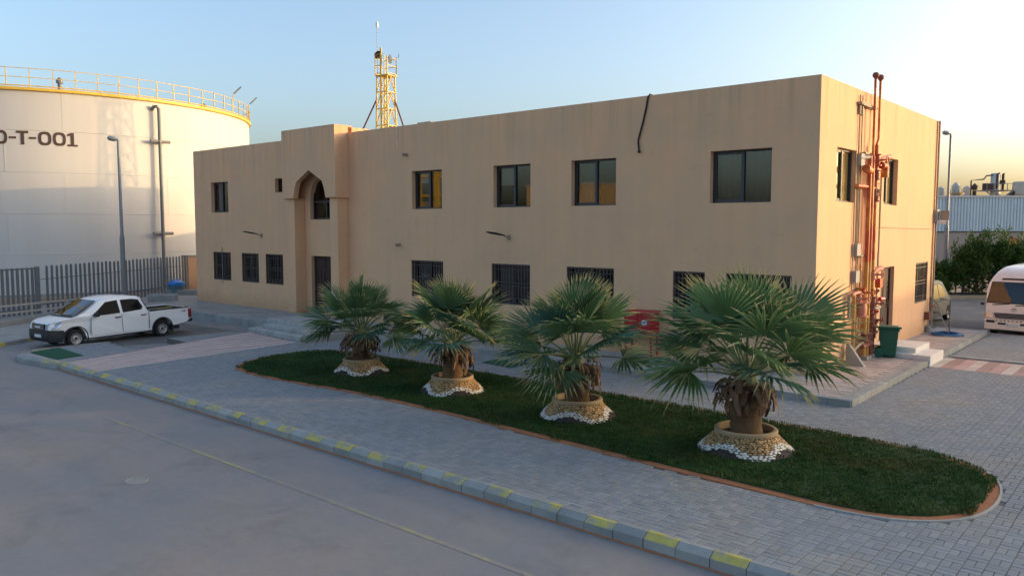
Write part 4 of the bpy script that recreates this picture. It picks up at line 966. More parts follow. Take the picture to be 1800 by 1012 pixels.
cbk = MB(); cbk.obox((0,0,0),(.72,.69,0),(-.69,.72,0),.75,.22,0,.48)
o = cbk.build('concrete_block','concrete',loc=(-34.9,-1.4,.24)); tag(o,'pale concrete block lying behind the pickup tailgate','concrete block'); bv=o.modifiers.new('bevel','BEVEL'); bv.width=.05; bv.segments=2
cbk = MB(); cbk.obox((0,0,0),(.8,.6,0),(-.6,.8,0),1.6,.22,0,.42)
o = cbk.build('concrete_block','concrete',loc=(-37.3,1.5,.24)); tag(o,'long low concrete block under the blue bucket at the fence','concrete block'); bv=o.modifiers.new('bevel','BEVEL'); bv.width=.04
bk = thing('blue_bucket','blue grey plastic tub with a bright blue bag by the palisade fence','bucket',(-38.2,1.0,.30))
mb = MB(); mb.lathe([(.34,0),(.44,.56),(.48,.56),(.48,.62)],n=20); mb.build('tub','bucket_blue',bk,smooth=True)
mb = MB(); rb_ = random.Random(2); n = 14; vs=[]; 
for i in range(5):
    for k in range(n):
        a=2*PI*k/n; r_=(.45,.48,.40,.24,.05)[i]*(1+rb_.uniform(-.14,.14)); vs.append((r_*math.cos(a),r_*math.sin(a),(.57,.66,.80,.90,.93)[i]+rb_.uniform(-.04,.04)))
mb.add(vs,[(i*n+k,i*n+(k+1)%n,(i+1)*n+(k+1)%n,(i+1)*n+k) for i in range(4) for k in range(n)]+[tuple(4*n+k for k in range(n))]); mb.build('bag','blue_bag',bk)
def street_lamp(x, y, z0, ztop, dx, dy, label):
    t_ = thing('street_lamp', label, 'street lamp', (x,y,z0), group='street lamps')
    h_ = ztop-z0
    mb = MB(); mb.tube([(0,0,0),(0,0,h_*.42)],.115,12); mb.build('lower_pole','pole_grey',t_,smooth=True)
    mb = MB(); mb.tube([(0,0,h_*.42),(0,0,h_*.44),(0,0,h_-.1),(dx*.08,dy*.08,h_)],[.115,.08,.065,.06],12); mb.build('upper_pole','pole_grey',t_,smooth=True)
    mb = MB(); mb.lathe([(.2,0),(.2,.03),(.13,.04),(.13,.16)],n=12); mb.build('base_plate','pole_grey',t_)
    mb = MB(); n = 10; vs=[]; fs=[]; dd = Vector((dx,dy,0)); sd = Vector((-dy,dx,0)); P = [(.02,.05,.05),(.10,.10,.09),(.24,.17,.14),(.44,.16,.13),(.54,.04,.04)]
    for s,w_,hh in P:
        for k in range(n):
            a=2*PI*k/n; p = dd*s+sd*w_*math.cos(a)+Vector((0,0,h_-.02+.10*s+hh*math.sin(a))); vs.append(p)
    for i in range(len(P)-1):
        for k in range(n): fs.append((i*n+k,i*n+(k+1)%n,(i+1)*n+(k+1)%n,(i+1)*n+k))
    fs += [tuple(range(n)),tuple((len(P)-1)*n+k for k in range(n))]
    mb.add(vs,fs); mb.build('lamp_head','lamp_head',t_,smooth=True); fixnorm(t_.children[-1].data) if False else None
    return t_
street_lamp(-33.3,-4.15,.28,8.78,-.757,-.653,'tall grey street lamp rising behind the white pickup before the tank')
street_lamp(-4.3,34.6,0,10.25,-.757,-.653,'tall grey street lamp behind the side wall, beside the hedge')

# ================================================================== VEHICLES
def prism(profile, hw, inset=.03, mats=0):
    """closed solid: side profile (x,z), half width hw(x,z), rounded along the outline"""
    mb = MB(); n = len(profile)
    cx_ = sum(p[0] for p in profile)/n; cz_ = sum(p[1] for p in profile)/n
    def ins(p, d):
        v = Vector((p[0]-cx_, p[1]-cz_)); l = v.length; v = v*((l-d)/l); return (cx_+v.x, cz_+v.y)
    rows = []
    for s, d, dw in ((-1,inset,0),(-1,inset*.3,inset*.3),(-1,0,inset),(1,0,inset),(1,inset*.3,inset*.3),(1,inset,0)):
        row = []
        for p in profile:
            q = ins(p, d); row.append((q[0], s*(hw(*p)-dw), q[1]))
        rows.append(row)
    mb.add([v for r_ in rows for v in r_], [])
    for i in range(5):
        for k in range(n): mb.f.append((i*n+k, i*n+(k+1)%n, (i+1)*n+(k+1)%n, (i+1)*n+k)); mb.mi.append(0)
    mb.f.append(tuple(range(n-1,-1,-1))); mb.mi.append(0); mb.f.append(tuple(5*n+k for k in range(n))); mb.mi.append(0)
    return mb
def wheel(parent, x, y, z, r, w_, rim=.62):
    o = MB(); o.lathe([(r*rim,-w_/2),(r*.93,-w_/2),(r,-w_*.34),(r,w_*.34),(r*.93,w_/2),(r*rim,w_/2)],n=28,axis='y',cap=False)
    t_ = o.build('wheel','rubber',parent,smooth=True,loc=(x,y,z))
    m = MB(); s = 1 if y > 0 else -1
    m.lathe([(r*rim,s*w_*.5),(r*rim*.92,s*w_*.46),(r*rim*.84,s*w_*.28),(r*rim*.55,s*w_*.22),(r*rim*.50,s*w_*.36),(r*.20,s*w_*.40),(.001,s*w_*.40)],n=28,axis='y',cap=False)
    m.build('rim','rim_steel',t_,smooth=True,auto=35)
    m = MB(); m.lathe([(r*.15,s*w_*.38),(r*.14,s*w_*.47),(.001,s*w_*.48)],n=14,axis='y',cap=False); m.build('hub','black_plastic',t_)
    m = MB()
    for k in range(8):
        a = 2*PI*k/8; m.lathe([(r*.06,0),(r*.06,s*.004),(.001,s*.005)],(r*rim*.69*math.cos(a),s*w_*.255,r*rim*.69*math.sin(a)),8,axis='y',cap=False)
    m.build('rim_holes','black_plastic',t_)
    return t_
# ---- white pickup. local x runs to the rear from the front axle, +y = camera side
pk = thing('pickup_truck', 'white double cab pickup with black bumper parked in the bay on the left', 'pickup', (-23.17-.88*.99,-10.21-.88*.136,0), R(97.8))
W_ = .87
def hw_low(x, z):
    w1 = W_
    if x < -.35: w1 -= .20*((-.35-x)/.75)**2
    if z < .45: w1 -= .05*(.45-z)/.2
    if z > .95: w1 -= .04*(z-.95)/.15
    if x > 4.5: w1 -= .03
    return w1
low = [(-1.12,.50),(-1.10,.80),(-.98,.93),(-.60,1.02),(-.10,1.09),(.42,1.13),(.62,1.10),(1.75,1.09),(2.93,1.09),(2.96,1.05),(4.70,1.09),(4.74,1.04),(4.76,.62),(4.62,.50),(4.1,.42),(2.9,.30),(.5,.28),(-.5,.30),(-1.0,.36)]
me = prism(low, hw_low, .035).mesh('body','car_white',True,35); fixnorm(me); body = link('body',me,pk)
cut = []
for ax, rr_ in ((0.0,.425),(3.47,.43)):
    m = MB(); m.lathe([(rr_,-1.2),(rr_,-.45),],(ax,0,.33),40,axis='y'); c1 = m.mesh('cut','car_white'); fixnorm(c1); c1 = link('cut',c1); c1.matrix_world = Matrix.LocRotScale(pk.location,pk.rotation_euler.to_quaternion(),None); cut.append(c1)
    m = MB(); m.lathe([(rr_,.45),(rr_,1.2)],(ax,0,.33),40,axis='y'); c1 = m.mesh('cut','car_white'); fixnorm(c1); c1 = link('cut',c1); c1.matrix_world = Matrix.LocRotScale(pk.location,pk.rotation_euler.to_quaternion(),None); cut.append(c1)
m = MB().box((3.04,-.74,.62),(4.64,.74,1.4)); c1 = link('cut',m.mesh('cut','car_white')); c1.matrix_world = Matrix.LocRotScale(pk.location,pk.rotation_euler.to_quaternion(),None); cut.append(c1)
bpy.context.view_layer.update(); boolean(body, cut); body.data.set_sharp_from_angle(angle=R(30))
m = MB(); m.add([(3.045,-.735,.635),(4.635,-.735,.635),(4.635,.735,.635),(3.045,.735,.635),(3.045,-.735,1.075),(4.635,-.735,1.085),(4.635,.735,1.085),(3.045,.735,1.075)],[(0,1,2,3),(0,4,5,1),(1,5,6,2),(2,6,7,3),(3,7,4,0)]); m.build('bed_liner','black_plastic',pk)
# dark strips on top of the bed sides
for s in (-1,1): MB().box((3.0,s*.80-.045,1.075),(4.66,s*.80+.045,1.112)).build('bed_rail','black_plastic' if s<0 else 'car_white',pk)
m = MB(); m.tube([(3.02,-.62,1.12),(3.6,-.68,1.13),(4.0,-.74,1.14)],.02,6); m.build('strap','kerb_yellow',pk)
cabp = [(.02,1.08),(.42,1.26),(.98,1.62),(1.15,1.69),(1.6,1.745),(2.1,1.74),(2.5,1.70),(2.66,1.63),(2.88,1.10),(2.90,1.04),(1.7,1.03),(.3,1.04)]
def hw_cab(x, z): return .845-.20*max(0,(z-1.08)/.66)**1.15-(.10*max(0,(.5-x)/.5))
me = prism(cabp, hw_cab, .045).mesh('cab','car_white',True,35); fixnorm(me); link('cab',me,pk)
def side_glass(pts, m, name, hwf, off=.006, parent=pk, mirror=True, thick=.012):
    for s in ((1,-1) if mirror else (1,)):
        mb = MB(); n = len(pts)
        mb.add([(x,s*(hwf(x,z)+off),z) for x,z in pts]+[(x,s*(hwf(x,z)+off-thick),z) for x,z in pts],[tuple(range(n))]+[(i,(i+1)%n,n+(i+1)%n,n+i) for i in range(n)])
        me = mb.mesh(name,m); fixnorm(me); link(name,me,parent)
wf = [(.66,1.10),(.80,1.22),(1.22,1.54),(1.66,1.58),(1.70,1.13)]; wr = [(1.86,1.14),(1.84,1.585),(2.30,1.585),(2.52,1.55),(2.66,1.28),(2.58,1.19)]
for pts in (wf,wr):
    cxm = sum(p[0] for p in pts)/len(pts); czm = sum(p[1] for p in pts)/len(pts)
    side_glass([(cxm+(x-cxm)*1.06,czm+(z-czm)*1.10) for x,z in pts],'black_plastic','window_seal',hw_cab,.003)
    side_glass(pts,'car_glass_dark' if 'car_glass_dark' in M else 'seat_grey','window_dark',hw_cab,.006)
    side_glass(pts,'car_glass','side_window',hw_cab,.012,thick=.004)
# windscreen
m = MB(); m.add([(.05,-.70,1.125),(.05,.70,1.125),(.93,.60,1.605),(.93,-.60,1.605)],[(0,1,2,3)]); ws0 = m.build('windscreen_dark','seat_grey',pk); ws0.location=(-.02,0,.03)
m = MB(); m.add([(.05,-.70,1.125),(.05,.70,1.125),(.93,.60,1.605),(.93,-.60,1.605)],[(0,1,2,3)]); ws = m.build('windscreen','car_glass',pk); ws.location=(-.035,0,.045)
m = MB(); m.bar((-.05,-.72,1.12),(-.05,.72,1.12),.09,.02); m.bar((-.02,.05,1.16),(.32,.50,1.36),.025); m.build('wiper','black_plastic',pk)
# doors as thin proud panels with gaps between them
def panel(name, pts, m, hwf, off, parent=pk):
    side_glass(pts, m, name, hwf, off, parent, True, .02)
panel('door',[(.60,.36),(.58,.75),(.62,1.045),(1.76,1.05),(1.80,.36)],'car_white',hw_low,.004)
panel('door',[(1.83,.36),(1.79,1.05),(2.80,1.05),(2.86,.80),(2.84,.55),(2.78,.36)],'car_white',hw_low,.004)
for x in (1.5,2.55):
    for s in (1,-1):
        m = MB(); m.bar((x,s*(W_+.012),.955),(x+.22,s*(W_+.012),.965),.035,.035); m.build('door_handle','black_plastic',pk)
for s in (1,-1):
    m = MB(); m.box((.66,s*.98-.10,1.06),(.80,s*.98+.10,1.22)); o = m.build('mirror','black_plastic',pk); bv=o.modifiers.new('bevel','BEVEL'); bv.width=.03; bv.segments=2
    m = MB(); m.bar((2.905,s*.86,.36),(2.90,s*.85,1.08),.02,.012); m.bar((2.88,s*.84,1.1),(2.66,s*.68,1.62),.03,.015); m.build('cab_gap','black_plastic',pk)
    # wheel arch trims
    for ax, rr_ in ((0.0,.425),(3.47,.43)):
        q = [(ax+(rr_+.012)*math.cos(a),s*(hw_low(ax,.6)+.002),.33+(rr_+.012)*math.sin(a)) for a in [PI*k/16 for k in range(-2,19)]]
        m = MB(); m.tube(q,.022,6); m.build('wheel_arch','black_plastic',pk,smooth=True)
# front: black bumper wrapping round the corners, grille and lamps
bp = [(-1.17,.36),(-1.20,.52),(-1.16,.70),(-.95,.69),(-.42,.66),(-.40,.40),(-.55,.26),(-1.05,.26)]
def hw_b(x, z): return .885-.20*(max(0,-.42-x)/.75)**2
me = prism(bp, hw_b, .04).mesh('front_bumper','black_plastic',True,35); fixnorm(me); o = link('front_bumper',me,pk)
c1 = []
for s in (-1,1):
    m = MB(); m.lathe([(.445,s*.4),(.445,s*1.3)],(0,0,.33),40,axis='y'); q = m.mesh('cut','car_white'); fixnorm(q); q = link('cut',q); q.matrix_world = Matrix.LocRotScale(pk.location,pk.rotation_euler.to_quaternion(),None); c1.append(q)
bpy.context.view_layer.update(); boolean(o, c1)
m = MB(); m.box((-1.19,-.42,.70),(-1.05,.42,.90)); g_ = m.build('front_grille','black_plastic',pk)
for z in (.74,.80,.86): MB().box((-1.205,-.40,z-.012),(-1.1905,.40,z+.012)).build('grille_bar','chrome',g_)
m = MB(); n=18
for k in range(4): m.box((-1.215,-.17+.09*k,.77),(-1.206,-.11+.09*k,.83))
m.build('emblem','white_paint',g_)
for s in (1,-1):
    m = MB(); hp = [(-1.165,.47,.70),(-1.14,.50,.90),(-.80,.80,.98),(-.44,.868,1.0),(-.60,.858,.80),(-.90,.79,.72)]
    m.add([(x-.012,s*(y+.012),z) for x,y,z in hp]+[(x+.03,s*(y-.05),z) for x,y,z in hp],[tuple(range(6))]+[(i,(i+1)%6,6+(i+1)%6,6+i) for i in range(6)])
    me = m.mesh('headlight','headlight'); fixnorm(me); link('headlight',me,pk)
    m = MB(); m.box((4.66,s*.79-.09,.66),(4.79,s*.79+.095,1.03)); o = m.build('tail_light','tail_red',pk); bv=o.modifiers.new('bevel','BEVEL'); bv.width=.025; bv.segments=2
    m = MB(); m.box((4.35,s*.855,.93),(4.40,s*.866,.97)); m.box((4.43,s*.855,.93),(4.52,s*.866,.97)); m.build('badge','black_plastic',pk)
    m = MB(); m.box((3.86,s*.80-.06,.20),(3.90,s*.80+.06,.48)); m.build('mud_flap','black_plastic',pk)
MB().box((-1.225,-.22,.42),(-1.2,.22,.53)).build('number_plate','plate_white',pk)
m = MB(); m.box((4.70,-.80,.48),(4.90,.80,.60)); o = m.build('rear_bumper','black_plastic',pk); bv=o.modifiers.new('bevel','BEVEL'); bv.width=.03
m = MB(); m.box((-.9,-.74,.24),(4.3,.74,.36)); m.box((-.45,-.55,.3),(.45,.55,.78)); m.box((3.0,-.55,.3),(3.95,.55,.6)); m.build('chassis','black_plastic',pk)
for x in (0.0,3.47):
    for s in (-1,1): wheel(pk,x,s*.745,.325,.325,.215)

seen_ = set()
for o in list(pk.children)+[g for c_ in pk.children for g in c_.children]:
    if o.name.startswith(('wheel','rim','hub')) and not o.name.startswith('wheel_arch'): continue
    if o.data in seen_: continue
    seen_.add(o.data)
    for v in o.data.vertices:
        if v.co.x < -.46: v.co.x = -.46+(v.co.x+.46)*.62
# ---- cream minibus on the right. local x runs to the rear, front at x = 0
bs = thing('minibus', 'cream coach minibus facing the camera, cut by the right edge of the photo', 'minibus', (2.42,15.0,.0), R(88))
BH = 2.80; BW = 1.06
prof = [(0.06,.42),(-.02,.62),(0.0,1.10),(.05,1.36),(.42,2.22),(.62,2.48),(1.0,2.68),(1.8,2.78),(6.2,2.78),(6.7,2.70),(6.85,2.3),(6.9,.9),(6.8,.45),(5.5,.40),(1.0,.38)]
def hw_bus(x, z):
    w1 = BW-.10*max(0,(z-1.3)/1.2)**1.6
    if z > 2.4: w1 -= .34*((z-2.4)/.38)**1.8
    if x < .5: w1 -= .10*((.5-x)/.5)**2
    return w1
n_sub = []
for i in range(len(prof)):
    a = prof[i]; b = prof[(i+1)%len(prof)]; k = max(1,int(math.dist(a,b)/.25)); n_sub += [(a[0]+(b[0]-a[0])*j/k,a[1]+(b[1]-a[1])*j/k) for j in range(k)]
# body as lofted cross sections so that roof edges round over
def section(x, zlo, zhi):
    pts = []
    for j in range(9):
        z = zlo+(min(zhi,2.0)-zlo)*j/8 if zhi > 2.0 else zlo+(zhi-zlo)*j/8
        pts.append((z, hw_bus(x,z)))
    if zhi > 2.0:
        for j in range(1,9):
            t_ = j/8*PI/2; w0 = hw_bus(x,2.0); pts.append((2.0+(zhi-2.0)*math.sin(t_), w0*(.55+.45*math.cos(t_)) if j < 8 else w0*.5))
    else:
        for j in range(1,9): pts.append((zhi, hw_bus(x,zhi)*(1-.5*j/8)))
    return [(x,-y,z) for z,y in pts]+[(x,y,z) for z,y in reversed(pts)]
st_ = [(0.0,.40,.62),(-.02,.36,1.05),(.03,.40,1.30),(.16,.40,1.62),(.30,.39,1.95),(.42,.38,2.22),(.55,.38,2.42),(.75,.38,2.57),(1.1,.38,2.69),(1.8,.38,2.78),(3.2,.38,2.80),(5.0,.38,2.80),(6.4,.40,2.74),(6.75,.45,2.5),(6.85,.6,2.2)]
m = MB(); rows = []
for i,(x,zl,zh) in enumerate(st_):
    xx = x if i else -.015
    rows.append(section(xx,zl,zh))
k = len(rows[0]); m.add([v for r_ in rows for v in r_],[])
for i in range(len(rows)-1):
    for j in range(k): m.f.append((i*k+j,i*k+(j+1)%k,(i+1)*k+(j+1)%k,(i+1)*k+j)); m.mi.append(0)
m.f.append(tuple(range(k))); m.mi.append(0); m.f.append(tuple((len(rows)-1)*k+j for j in range(k-1,-1,-1))); m.mi.append(0)
me = m.mesh('body','bus_cream',True,40); fixnorm(me); link('body',me,bs)
def front_pt(y, z):   # point on the sloping front face
    for (x0,_,z0),(x1,_,z1) in zip(st_[1:8],st_[2:9]):
        if z <= z1: return (x0+(x1-x0)*(z-z0)/(z1-z0)-.012, y, z)
    return (.6,y,z)
def front_patch(name, pts, m, off, parent=bs, sub=6):
    mb = MB(); vs=[]; 
    (ya0,za0),(yb0,zb0),(yb1,zb1),(ya1,za1) = pts
    for i in range(sub+1):
        for j in range(sub+1):
            u=i/sub; v=j/sub; y=(ya0+(yb0-ya0)*u)*(1-v)+(ya1+(yb1-ya1)*u)*v; z=(za0+(zb0-za0)*u)*(1-v)+(za1+(zb1-za1)*u)*v
            p=front_pt(y,z); vs.append((p[0]-off,p[1],p[2]))
    s1=sub+1; mb.add(vs,[(i*s1+j,(i+1)*s1+j,(i+1)*s1+j+1,i*s1+j+1) for i in range(sub) for j in range(sub)])
    return mb.build(name,m,parent,smooth=True)
front_patch('windscreen_surround',[(-.98,1.36),(.98,1.36),(.87,2.20),(-.87,2.20)],'black_plastic',.004)
front_patch('windscreen_dark',[(-.94,1.40),(.94,1.40),(.84,2.16),(-.84,2.16)],'seat_grey',.010)
front_patch('windscreen',[(-.94,1.40),(.94,1.40),(.84,2.16),(-.84,2.16)],'car_glass',.022)
front_patch('sun_strip',[(-.87,1.98),(.87,1.98),(.84,2.16),(-.84,2.16)],'black_plastic',.018)
front_patch('roof_lamp_strip',[(-.55,2.285),(.55,2.285),(.53,2.35),(-.53,2.35)],'letter_brown',.02)
front_patch('front_grille',[(-.60,.78),(.60,.78),(.68,.98),(-.68,.98)],'black_plastic',.012)
for z in (.83,.88,.93): front_patch('grille_bar',[(-.62,z-.008),(.62,z-.008),(.62,z+.010),(-.62,z+.010)],'steel_grey',.024,sub=4)
m = MB(); m.box((-.07,-1.0,.30),(.12,1.0,.72)); o = m.build('bumper','bus_cream',bs); bv=o.modifiers.new('bevel','BEVEL'); bv.width=.05; bv.segments=3
for k_ in range(9): MB().box((-.078,-.58+.14*k_,.655),(-.069,-.52+.14*k_,.69)).build('bumper_slot','black_plastic',bs)
for s in (-1,1):
    m = MB(); m.box((-.076,s*.78-.15,.58),(-.068,s*.78+.15,.68)); m.build('fog_lamp_recess','black_plastic',bs)
    m = MB(); m.box((-.076,s*.38-.14,.52),(-.068,s*.38+.14,.60)); m.build('bumper_intake','black_plastic',bs)
    front_patch('headlight',[(s*.66,.77),(s*.93,.79),(s*.95,.97),(s*.70,.97)],'headlight',.014)
    front_patch('indicator',[(s*.93,.80),(s*1.00,.81),(s*1.0,.95),(s*.95,.96)],'amber',.014)
    m = MB(); m.box((-.02,s*1.10-.05,1.26),(.08,s*1.10+.07,1.36)); o = m.build('mirror','black_plastic',bs)
m = MB(); m.box((-.080,-.17,.44),(-.070,.17,.56)); m.build('number_plate','plate_white',bs)
m = MB(); m.box((-.080,.172,.48),(-.070,.20,.56)); m.build('plate_strip','label_blue',bs)
m = MB(); n=24
def ell(cy,cz,a,b,r_=.008): 
    m.tube([(-.03,cy+a*math.cos(2*PI*k/n),cz+b*math.sin(2*PI*k/n)) for k in range(n+1)],r_,5)
ell(0,1.12,.095,.062); ell(0,1.145,.055,.026); ell(0,1.12,.030,.058); m.build('emblem','chrome',bs)
m = MB(); p0=front_pt(-.75,1.38); p1=front_pt(-.05,1.30); m.bar((p0[0]-.04,p0[1],p0[2]),(p1[0]-.04,p1[1],p1[2]),.03); m.bar(front_pt(.15,1.36),(front_pt(.75,1.30)[0]-.03,.75,1.30),.03); m.build('wiper','black_plastic',bs)
for s in (-1,1):
    for j in range(5):
        x0=.95+1.1*j; mb=MB(); mb.box((x0,s*(hw_bus(x0,1.8)+.004)-.004,1.42),(x0+1.0,s*(hw_bus(x0,1.8)+.004)+.004,2.05)); mb.build('side_window','car_glass',bs)
for x in (1.1,5.2):
    for s in (-1,1): wheel(bs,x,s*.86,.36,.36,.22)
m = MB(); m.box((.2,-.8,.2),(6.4,.8,.42)); m.build('chassis','black_plastic',bs)

# ---- grey van behind the side wall, rear end towards the camera
vn = thing('grey_van', 'grey minivan parked beyond the side wall showing its rear lamp and right flank', 'van', (-1.95,16.35,.0), R(88))
VW=.86
vp = [(0.0,.45),(-.03,.8),(.02,1.15),(.28,1.82),(.5,1.93),(1.2,1.97),(2.6,1.95),(3.1,1.85),(3.7,1.25),(4.5,1.05),(4.7,.8),(4.7,.45),(4.2,.30),(.6,.30)]
def hw_v(x,z): return VW-.16*max(0,(z-1.05)/.9)**1.3-(.12*max(0,(x-4.0)/.7)**2)
me = prism(vp,hw_v,.05).mesh('body','van_grey',True,35); fixnorm(me); vb = link('body',me,vn)
cut=[]
for ax in (.85,3.85):
    for s in (-1,1):
        m=MB(); m.lathe([(.37,s*.5),(.37,s*1.3)],(ax,0,.32),32,axis='y'); q=m.mesh('cut','van_grey'); fixnorm(q); q=link('cut',q); q.matrix_world=Matrix.LocRotScale(vn.location,vn.rotation_euler.to_quaternion(),None); cut.append(q)
bpy.context.view_layer.update(); boolean(vb,cut); vb.data.set_sharp_from_angle(angle=R(30))
for pts in ([(.35,1.15),(.48,1.70),(1.15,1.76),(1.2,1.15)],[(1.28,1.15),(1.25,1.76),(2.1,1.76),(2.15,1.15)],[(2.22,1.15),(2.18,1.76),(2.75,1.72),(3.3,1.2)]):
    side_glass(pts,'black_plastic','window_dark',hw_v,.003,vn); side_glass(pts,'car_glass','side_window',hw_v,.010,vn,thick=.004)
m=MB(); m.add([(.03,-.62,1.2),(.03,.62,1.2),(.26,.56,1.75),(.26,-.56,1.75)],[(0,1,2,3)]); o=m.build('rear_window_dark','black_plastic',vn); o.location=(-.02,0,0)
o=link('rear_window',m.mesh('rear_window','car_glass'),vn,(-.035,0,0))
for s in (-1,1):
    m=MB(); m.box((-.05,s*.74-.11,.75),(.14,s*.74+.125,1.22)); o=m.build('tail_light','tail_red',vn); bv=o.modifiers.new('bevel','BEVEL'); bv.width=.03; bv.segments=2
    m=MB(); m.bar((2.2,s*.875,1.0),(2.4,s*.875,1.0),.04); m.build('door_handle','black_plastic',vn)
    side_glass([(1.22,.45),(1.20,1.1),(1.235,1.1),(1.25,.45)],'black_plastic','door_gap',hw_v,.002,vn,mirror=False) if s>0 else None
m=MB(); m.box((-.10,-.80,.38),(.08,.80,.62)); o=m.build('rear_bumper','van_grey',vn); bv=o.modifiers.new('bevel','BEVEL'); bv.width=.04; bv.segments=2
MB().box((-.06,-.24,.78),(-.03,.24,.9)).build('number_plate','plate_white',vn)
for x in (.85,3.85):
    for s in (-1,1): wheel(vn,x,s*.74,.32,.32,.2)

# ================================================================== BACKGROUND ON THE RIGHT
RTV = Vector((math.cos(.7125), math.sin(.7125), 0)); FWV = Vector((-math.sin(.7125), math.cos(.7125), 0))
# long blue clad warehouse; local x runs to the right along the wall, y away from the camera
sh = thing('blue_shed', 'long pale blue metal clad warehouse on a block wall behind the hedge', 'warehouse', (-11.1,61.8,0), .735)
MB().box((-25,0,0),(36,22,3.90)).build('base_wall','shed_block',sh)
MB().box((-25,.12,3.9),(36,21.9,7.1)).build('core','shed_block',sh)
sheet = MB(); pw = .30
for k in range(4):
    x=k*pw; sheet.add([(x,0,0),(x+.16,0,0),(x+.20,.07,0),(x+.27,.07,0),(x+.30,0,0),(x,0,3.2),(x+.16,0,3.2),(x+.20,.07,3.2),(x+.27,.07,3.2),(x+.30,0,3.2)],[(0,1,6,5),(1,2,7,6),(2,3,8,7),(3,4,9,8)])
sheet = sheet.mesh('cladding_panel','shed_blue')
for k in range(50): link('cladding_panel', sheet, sh, (-24.6+1.2*k, -.02-.004*(k%2), 3.92))
mb = MB(); mb.box((-25,-.10,7.12),(36,.3,7.30)); mb.build('eaves','shed_roof',sh)
mb = MB(); mb.box((-25,-.07,3.83),(36,.1,3.915)); mb.build('flashing','frame_dark',sh)
mb = MB(); mb.add([(-25,.3,7.2),(36,.3,7.2),(36,11,7.4),(-25,11,7.4),(-25,22,7.2),(36,22,7.2)],[(0,1,2,3),(3,2,5,4)]); mb.build('roof','shed_roof',sh)
mb = MB(); mb.box((7.0,-.03,1.0),(8.1,.0,3.3)); dd_ = mb.build('door','door_rust',sh); MB().box((7.15,-.05,2.1),(7.95,-.031,3.1)).build('door_panel','pipe_orange',dd_)
def silo(px_l, px_r, y_top, dep, label, m='silo', cone=.5):
    # placed from its measured bearing and distance
    def at(px, py): 
        d = fwd+rgt*((px-900)/1392.6)+upv*((506-py)/1392.6); return CAMP+d*dep
    a, b = at(px_l,y_top), at(px_r,y_top); ctr = (a+b)/2; r_ = (b-a).length/2
    t_ = thing('silo', label, 'silo', (ctr.x,ctr.y,0), group='silos beyond the warehouse roof')
    mb = MB(); mb.lathe([(r_,2.2),(r_,ctr.z-cone)],n=24); mb.build('shell',m,t_,smooth=True)
    mb = MB(); mb.lathe([(r_*1.03,ctr.z-cone),(r_*.3,ctr.z),(.05,ctr.z+.02)],n=24); mb.build('roof',m,t_,smooth=True)
    mb = MB(); 
    for k in range(6): a_=2*PI*k/6; mb.box((r_*.9*math.cos(a_)-.1,r_*.9*math.sin(a_)-.1,0),(r_*.9*math.cos(a_)+.1,r_*.9*math.sin(a_)+.1,2.2))
    mb.build('leg','steel_grey',t_); return t_, r_, ctr
silo(1648,1661,328.5,110,'low cream silo at the far left of the warehouse roofline',cone=.25)
t_, r_, c_ = silo(1674,1688,321,108,'taller cream silo with a domed top and gallery, second from the left above the warehouse',cone=.5)
mb = MB(); mb.lathe([(r_*1.9,8.7),(r_*1.9,8.85)],n=20); mb.build('gallery','pipe_orange',t_)
for k in range(12): a_=2*PI*k/12; mb = MB(); mb.bar((r_*1.85*math.cos(a_),r_*1.85*math.sin(a_),8.85),(r_*1.85*math.cos(a_),r_*1.85*math.sin(a_),9.35),.06); mb.build('railing_post','steel_grey',t_)
silo(1694,1707,327,110,'low cream silo right of the taller domed silo',cone=.25)
def far_at(px, py, dep): d = fwd+rgt*((px-900)/1392.6)+upv*((506-py)/1392.6); return CAMP+d*dep
p = far_at(1712.5,345,108); vt = thing('vent_stack','thin dark vent stack with a pointed cap between the silos and the process tower','vent stack',(p.x,p.y,0))
mb = MB(); mb.lathe([(.26,0),(.26,9.2)],n=12); mb.build('pipe','letter_brown',vt); mb = MB(); mb.lathe([(.36,9.3),(.36,9.7),(.5,9.72),(.05,10.2)],n=12); mb.build('cap','letter_brown',vt); mb=MB(); mb.bar((.1,.1,9.1),(.1,.1,9.5),.1); mb.bar((-.1,-.1,9.1),(-.1,-.1,9.5),.1); mb.build('cap_strut','letter_brown',vt)
p = far_at(1749.5,330,105); r_ = (far_at(1757.5,310,105)-far_at(1742,310,105)).length/2
pt_ = thing('process_tower','steel process vessel on a platform with pipes above the warehouse roof','process tower',(p.x,p.y,0),.7125)
tz = far_at(1750,305,105).z
mb = MB(); mb.lathe([(r_,8.7),(r_,tz-.1),(r_*.9,tz)],n=24); mb.build('vessel','silo_steel',pt_,smooth=True,auto=30)
for x in (-.35,.35): mb = MB(); mb.lathe([(.28,0),(.28,8.7)],(x,0,0),12); mb.build('support','silo',pt_)
mb = MB(); mb.box((-1.9,-1.2,9.0),(1.7,1.2,9.12)); mb.build('platform','steel_grey',pt_)
for x in (-1.8,-.9,.9,1.6):
    mb = MB(); mb.bar((x,-1.15,9.1),(x,-1.15,9.95),.07); mb.build('railing_post','steel_grey',pt_)
mb = MB(); mb.bar((-1.9,-1.15,9.95),(1.7,-1.15,9.95),.07); mb.bar((-1.9,-1.1,9.0),(-.6,-1.0,8.1),.12); mb.bar((1.7,-1.1,9.0),(.6,-1.0,8.1),.12); mb.build('rail','steel_grey',pt_)
mb = MB(); mb.box((-1.8,-.9,9.1),(-.85,-.1,10.0)); mb.build('control_box','letter_brown',pt_)
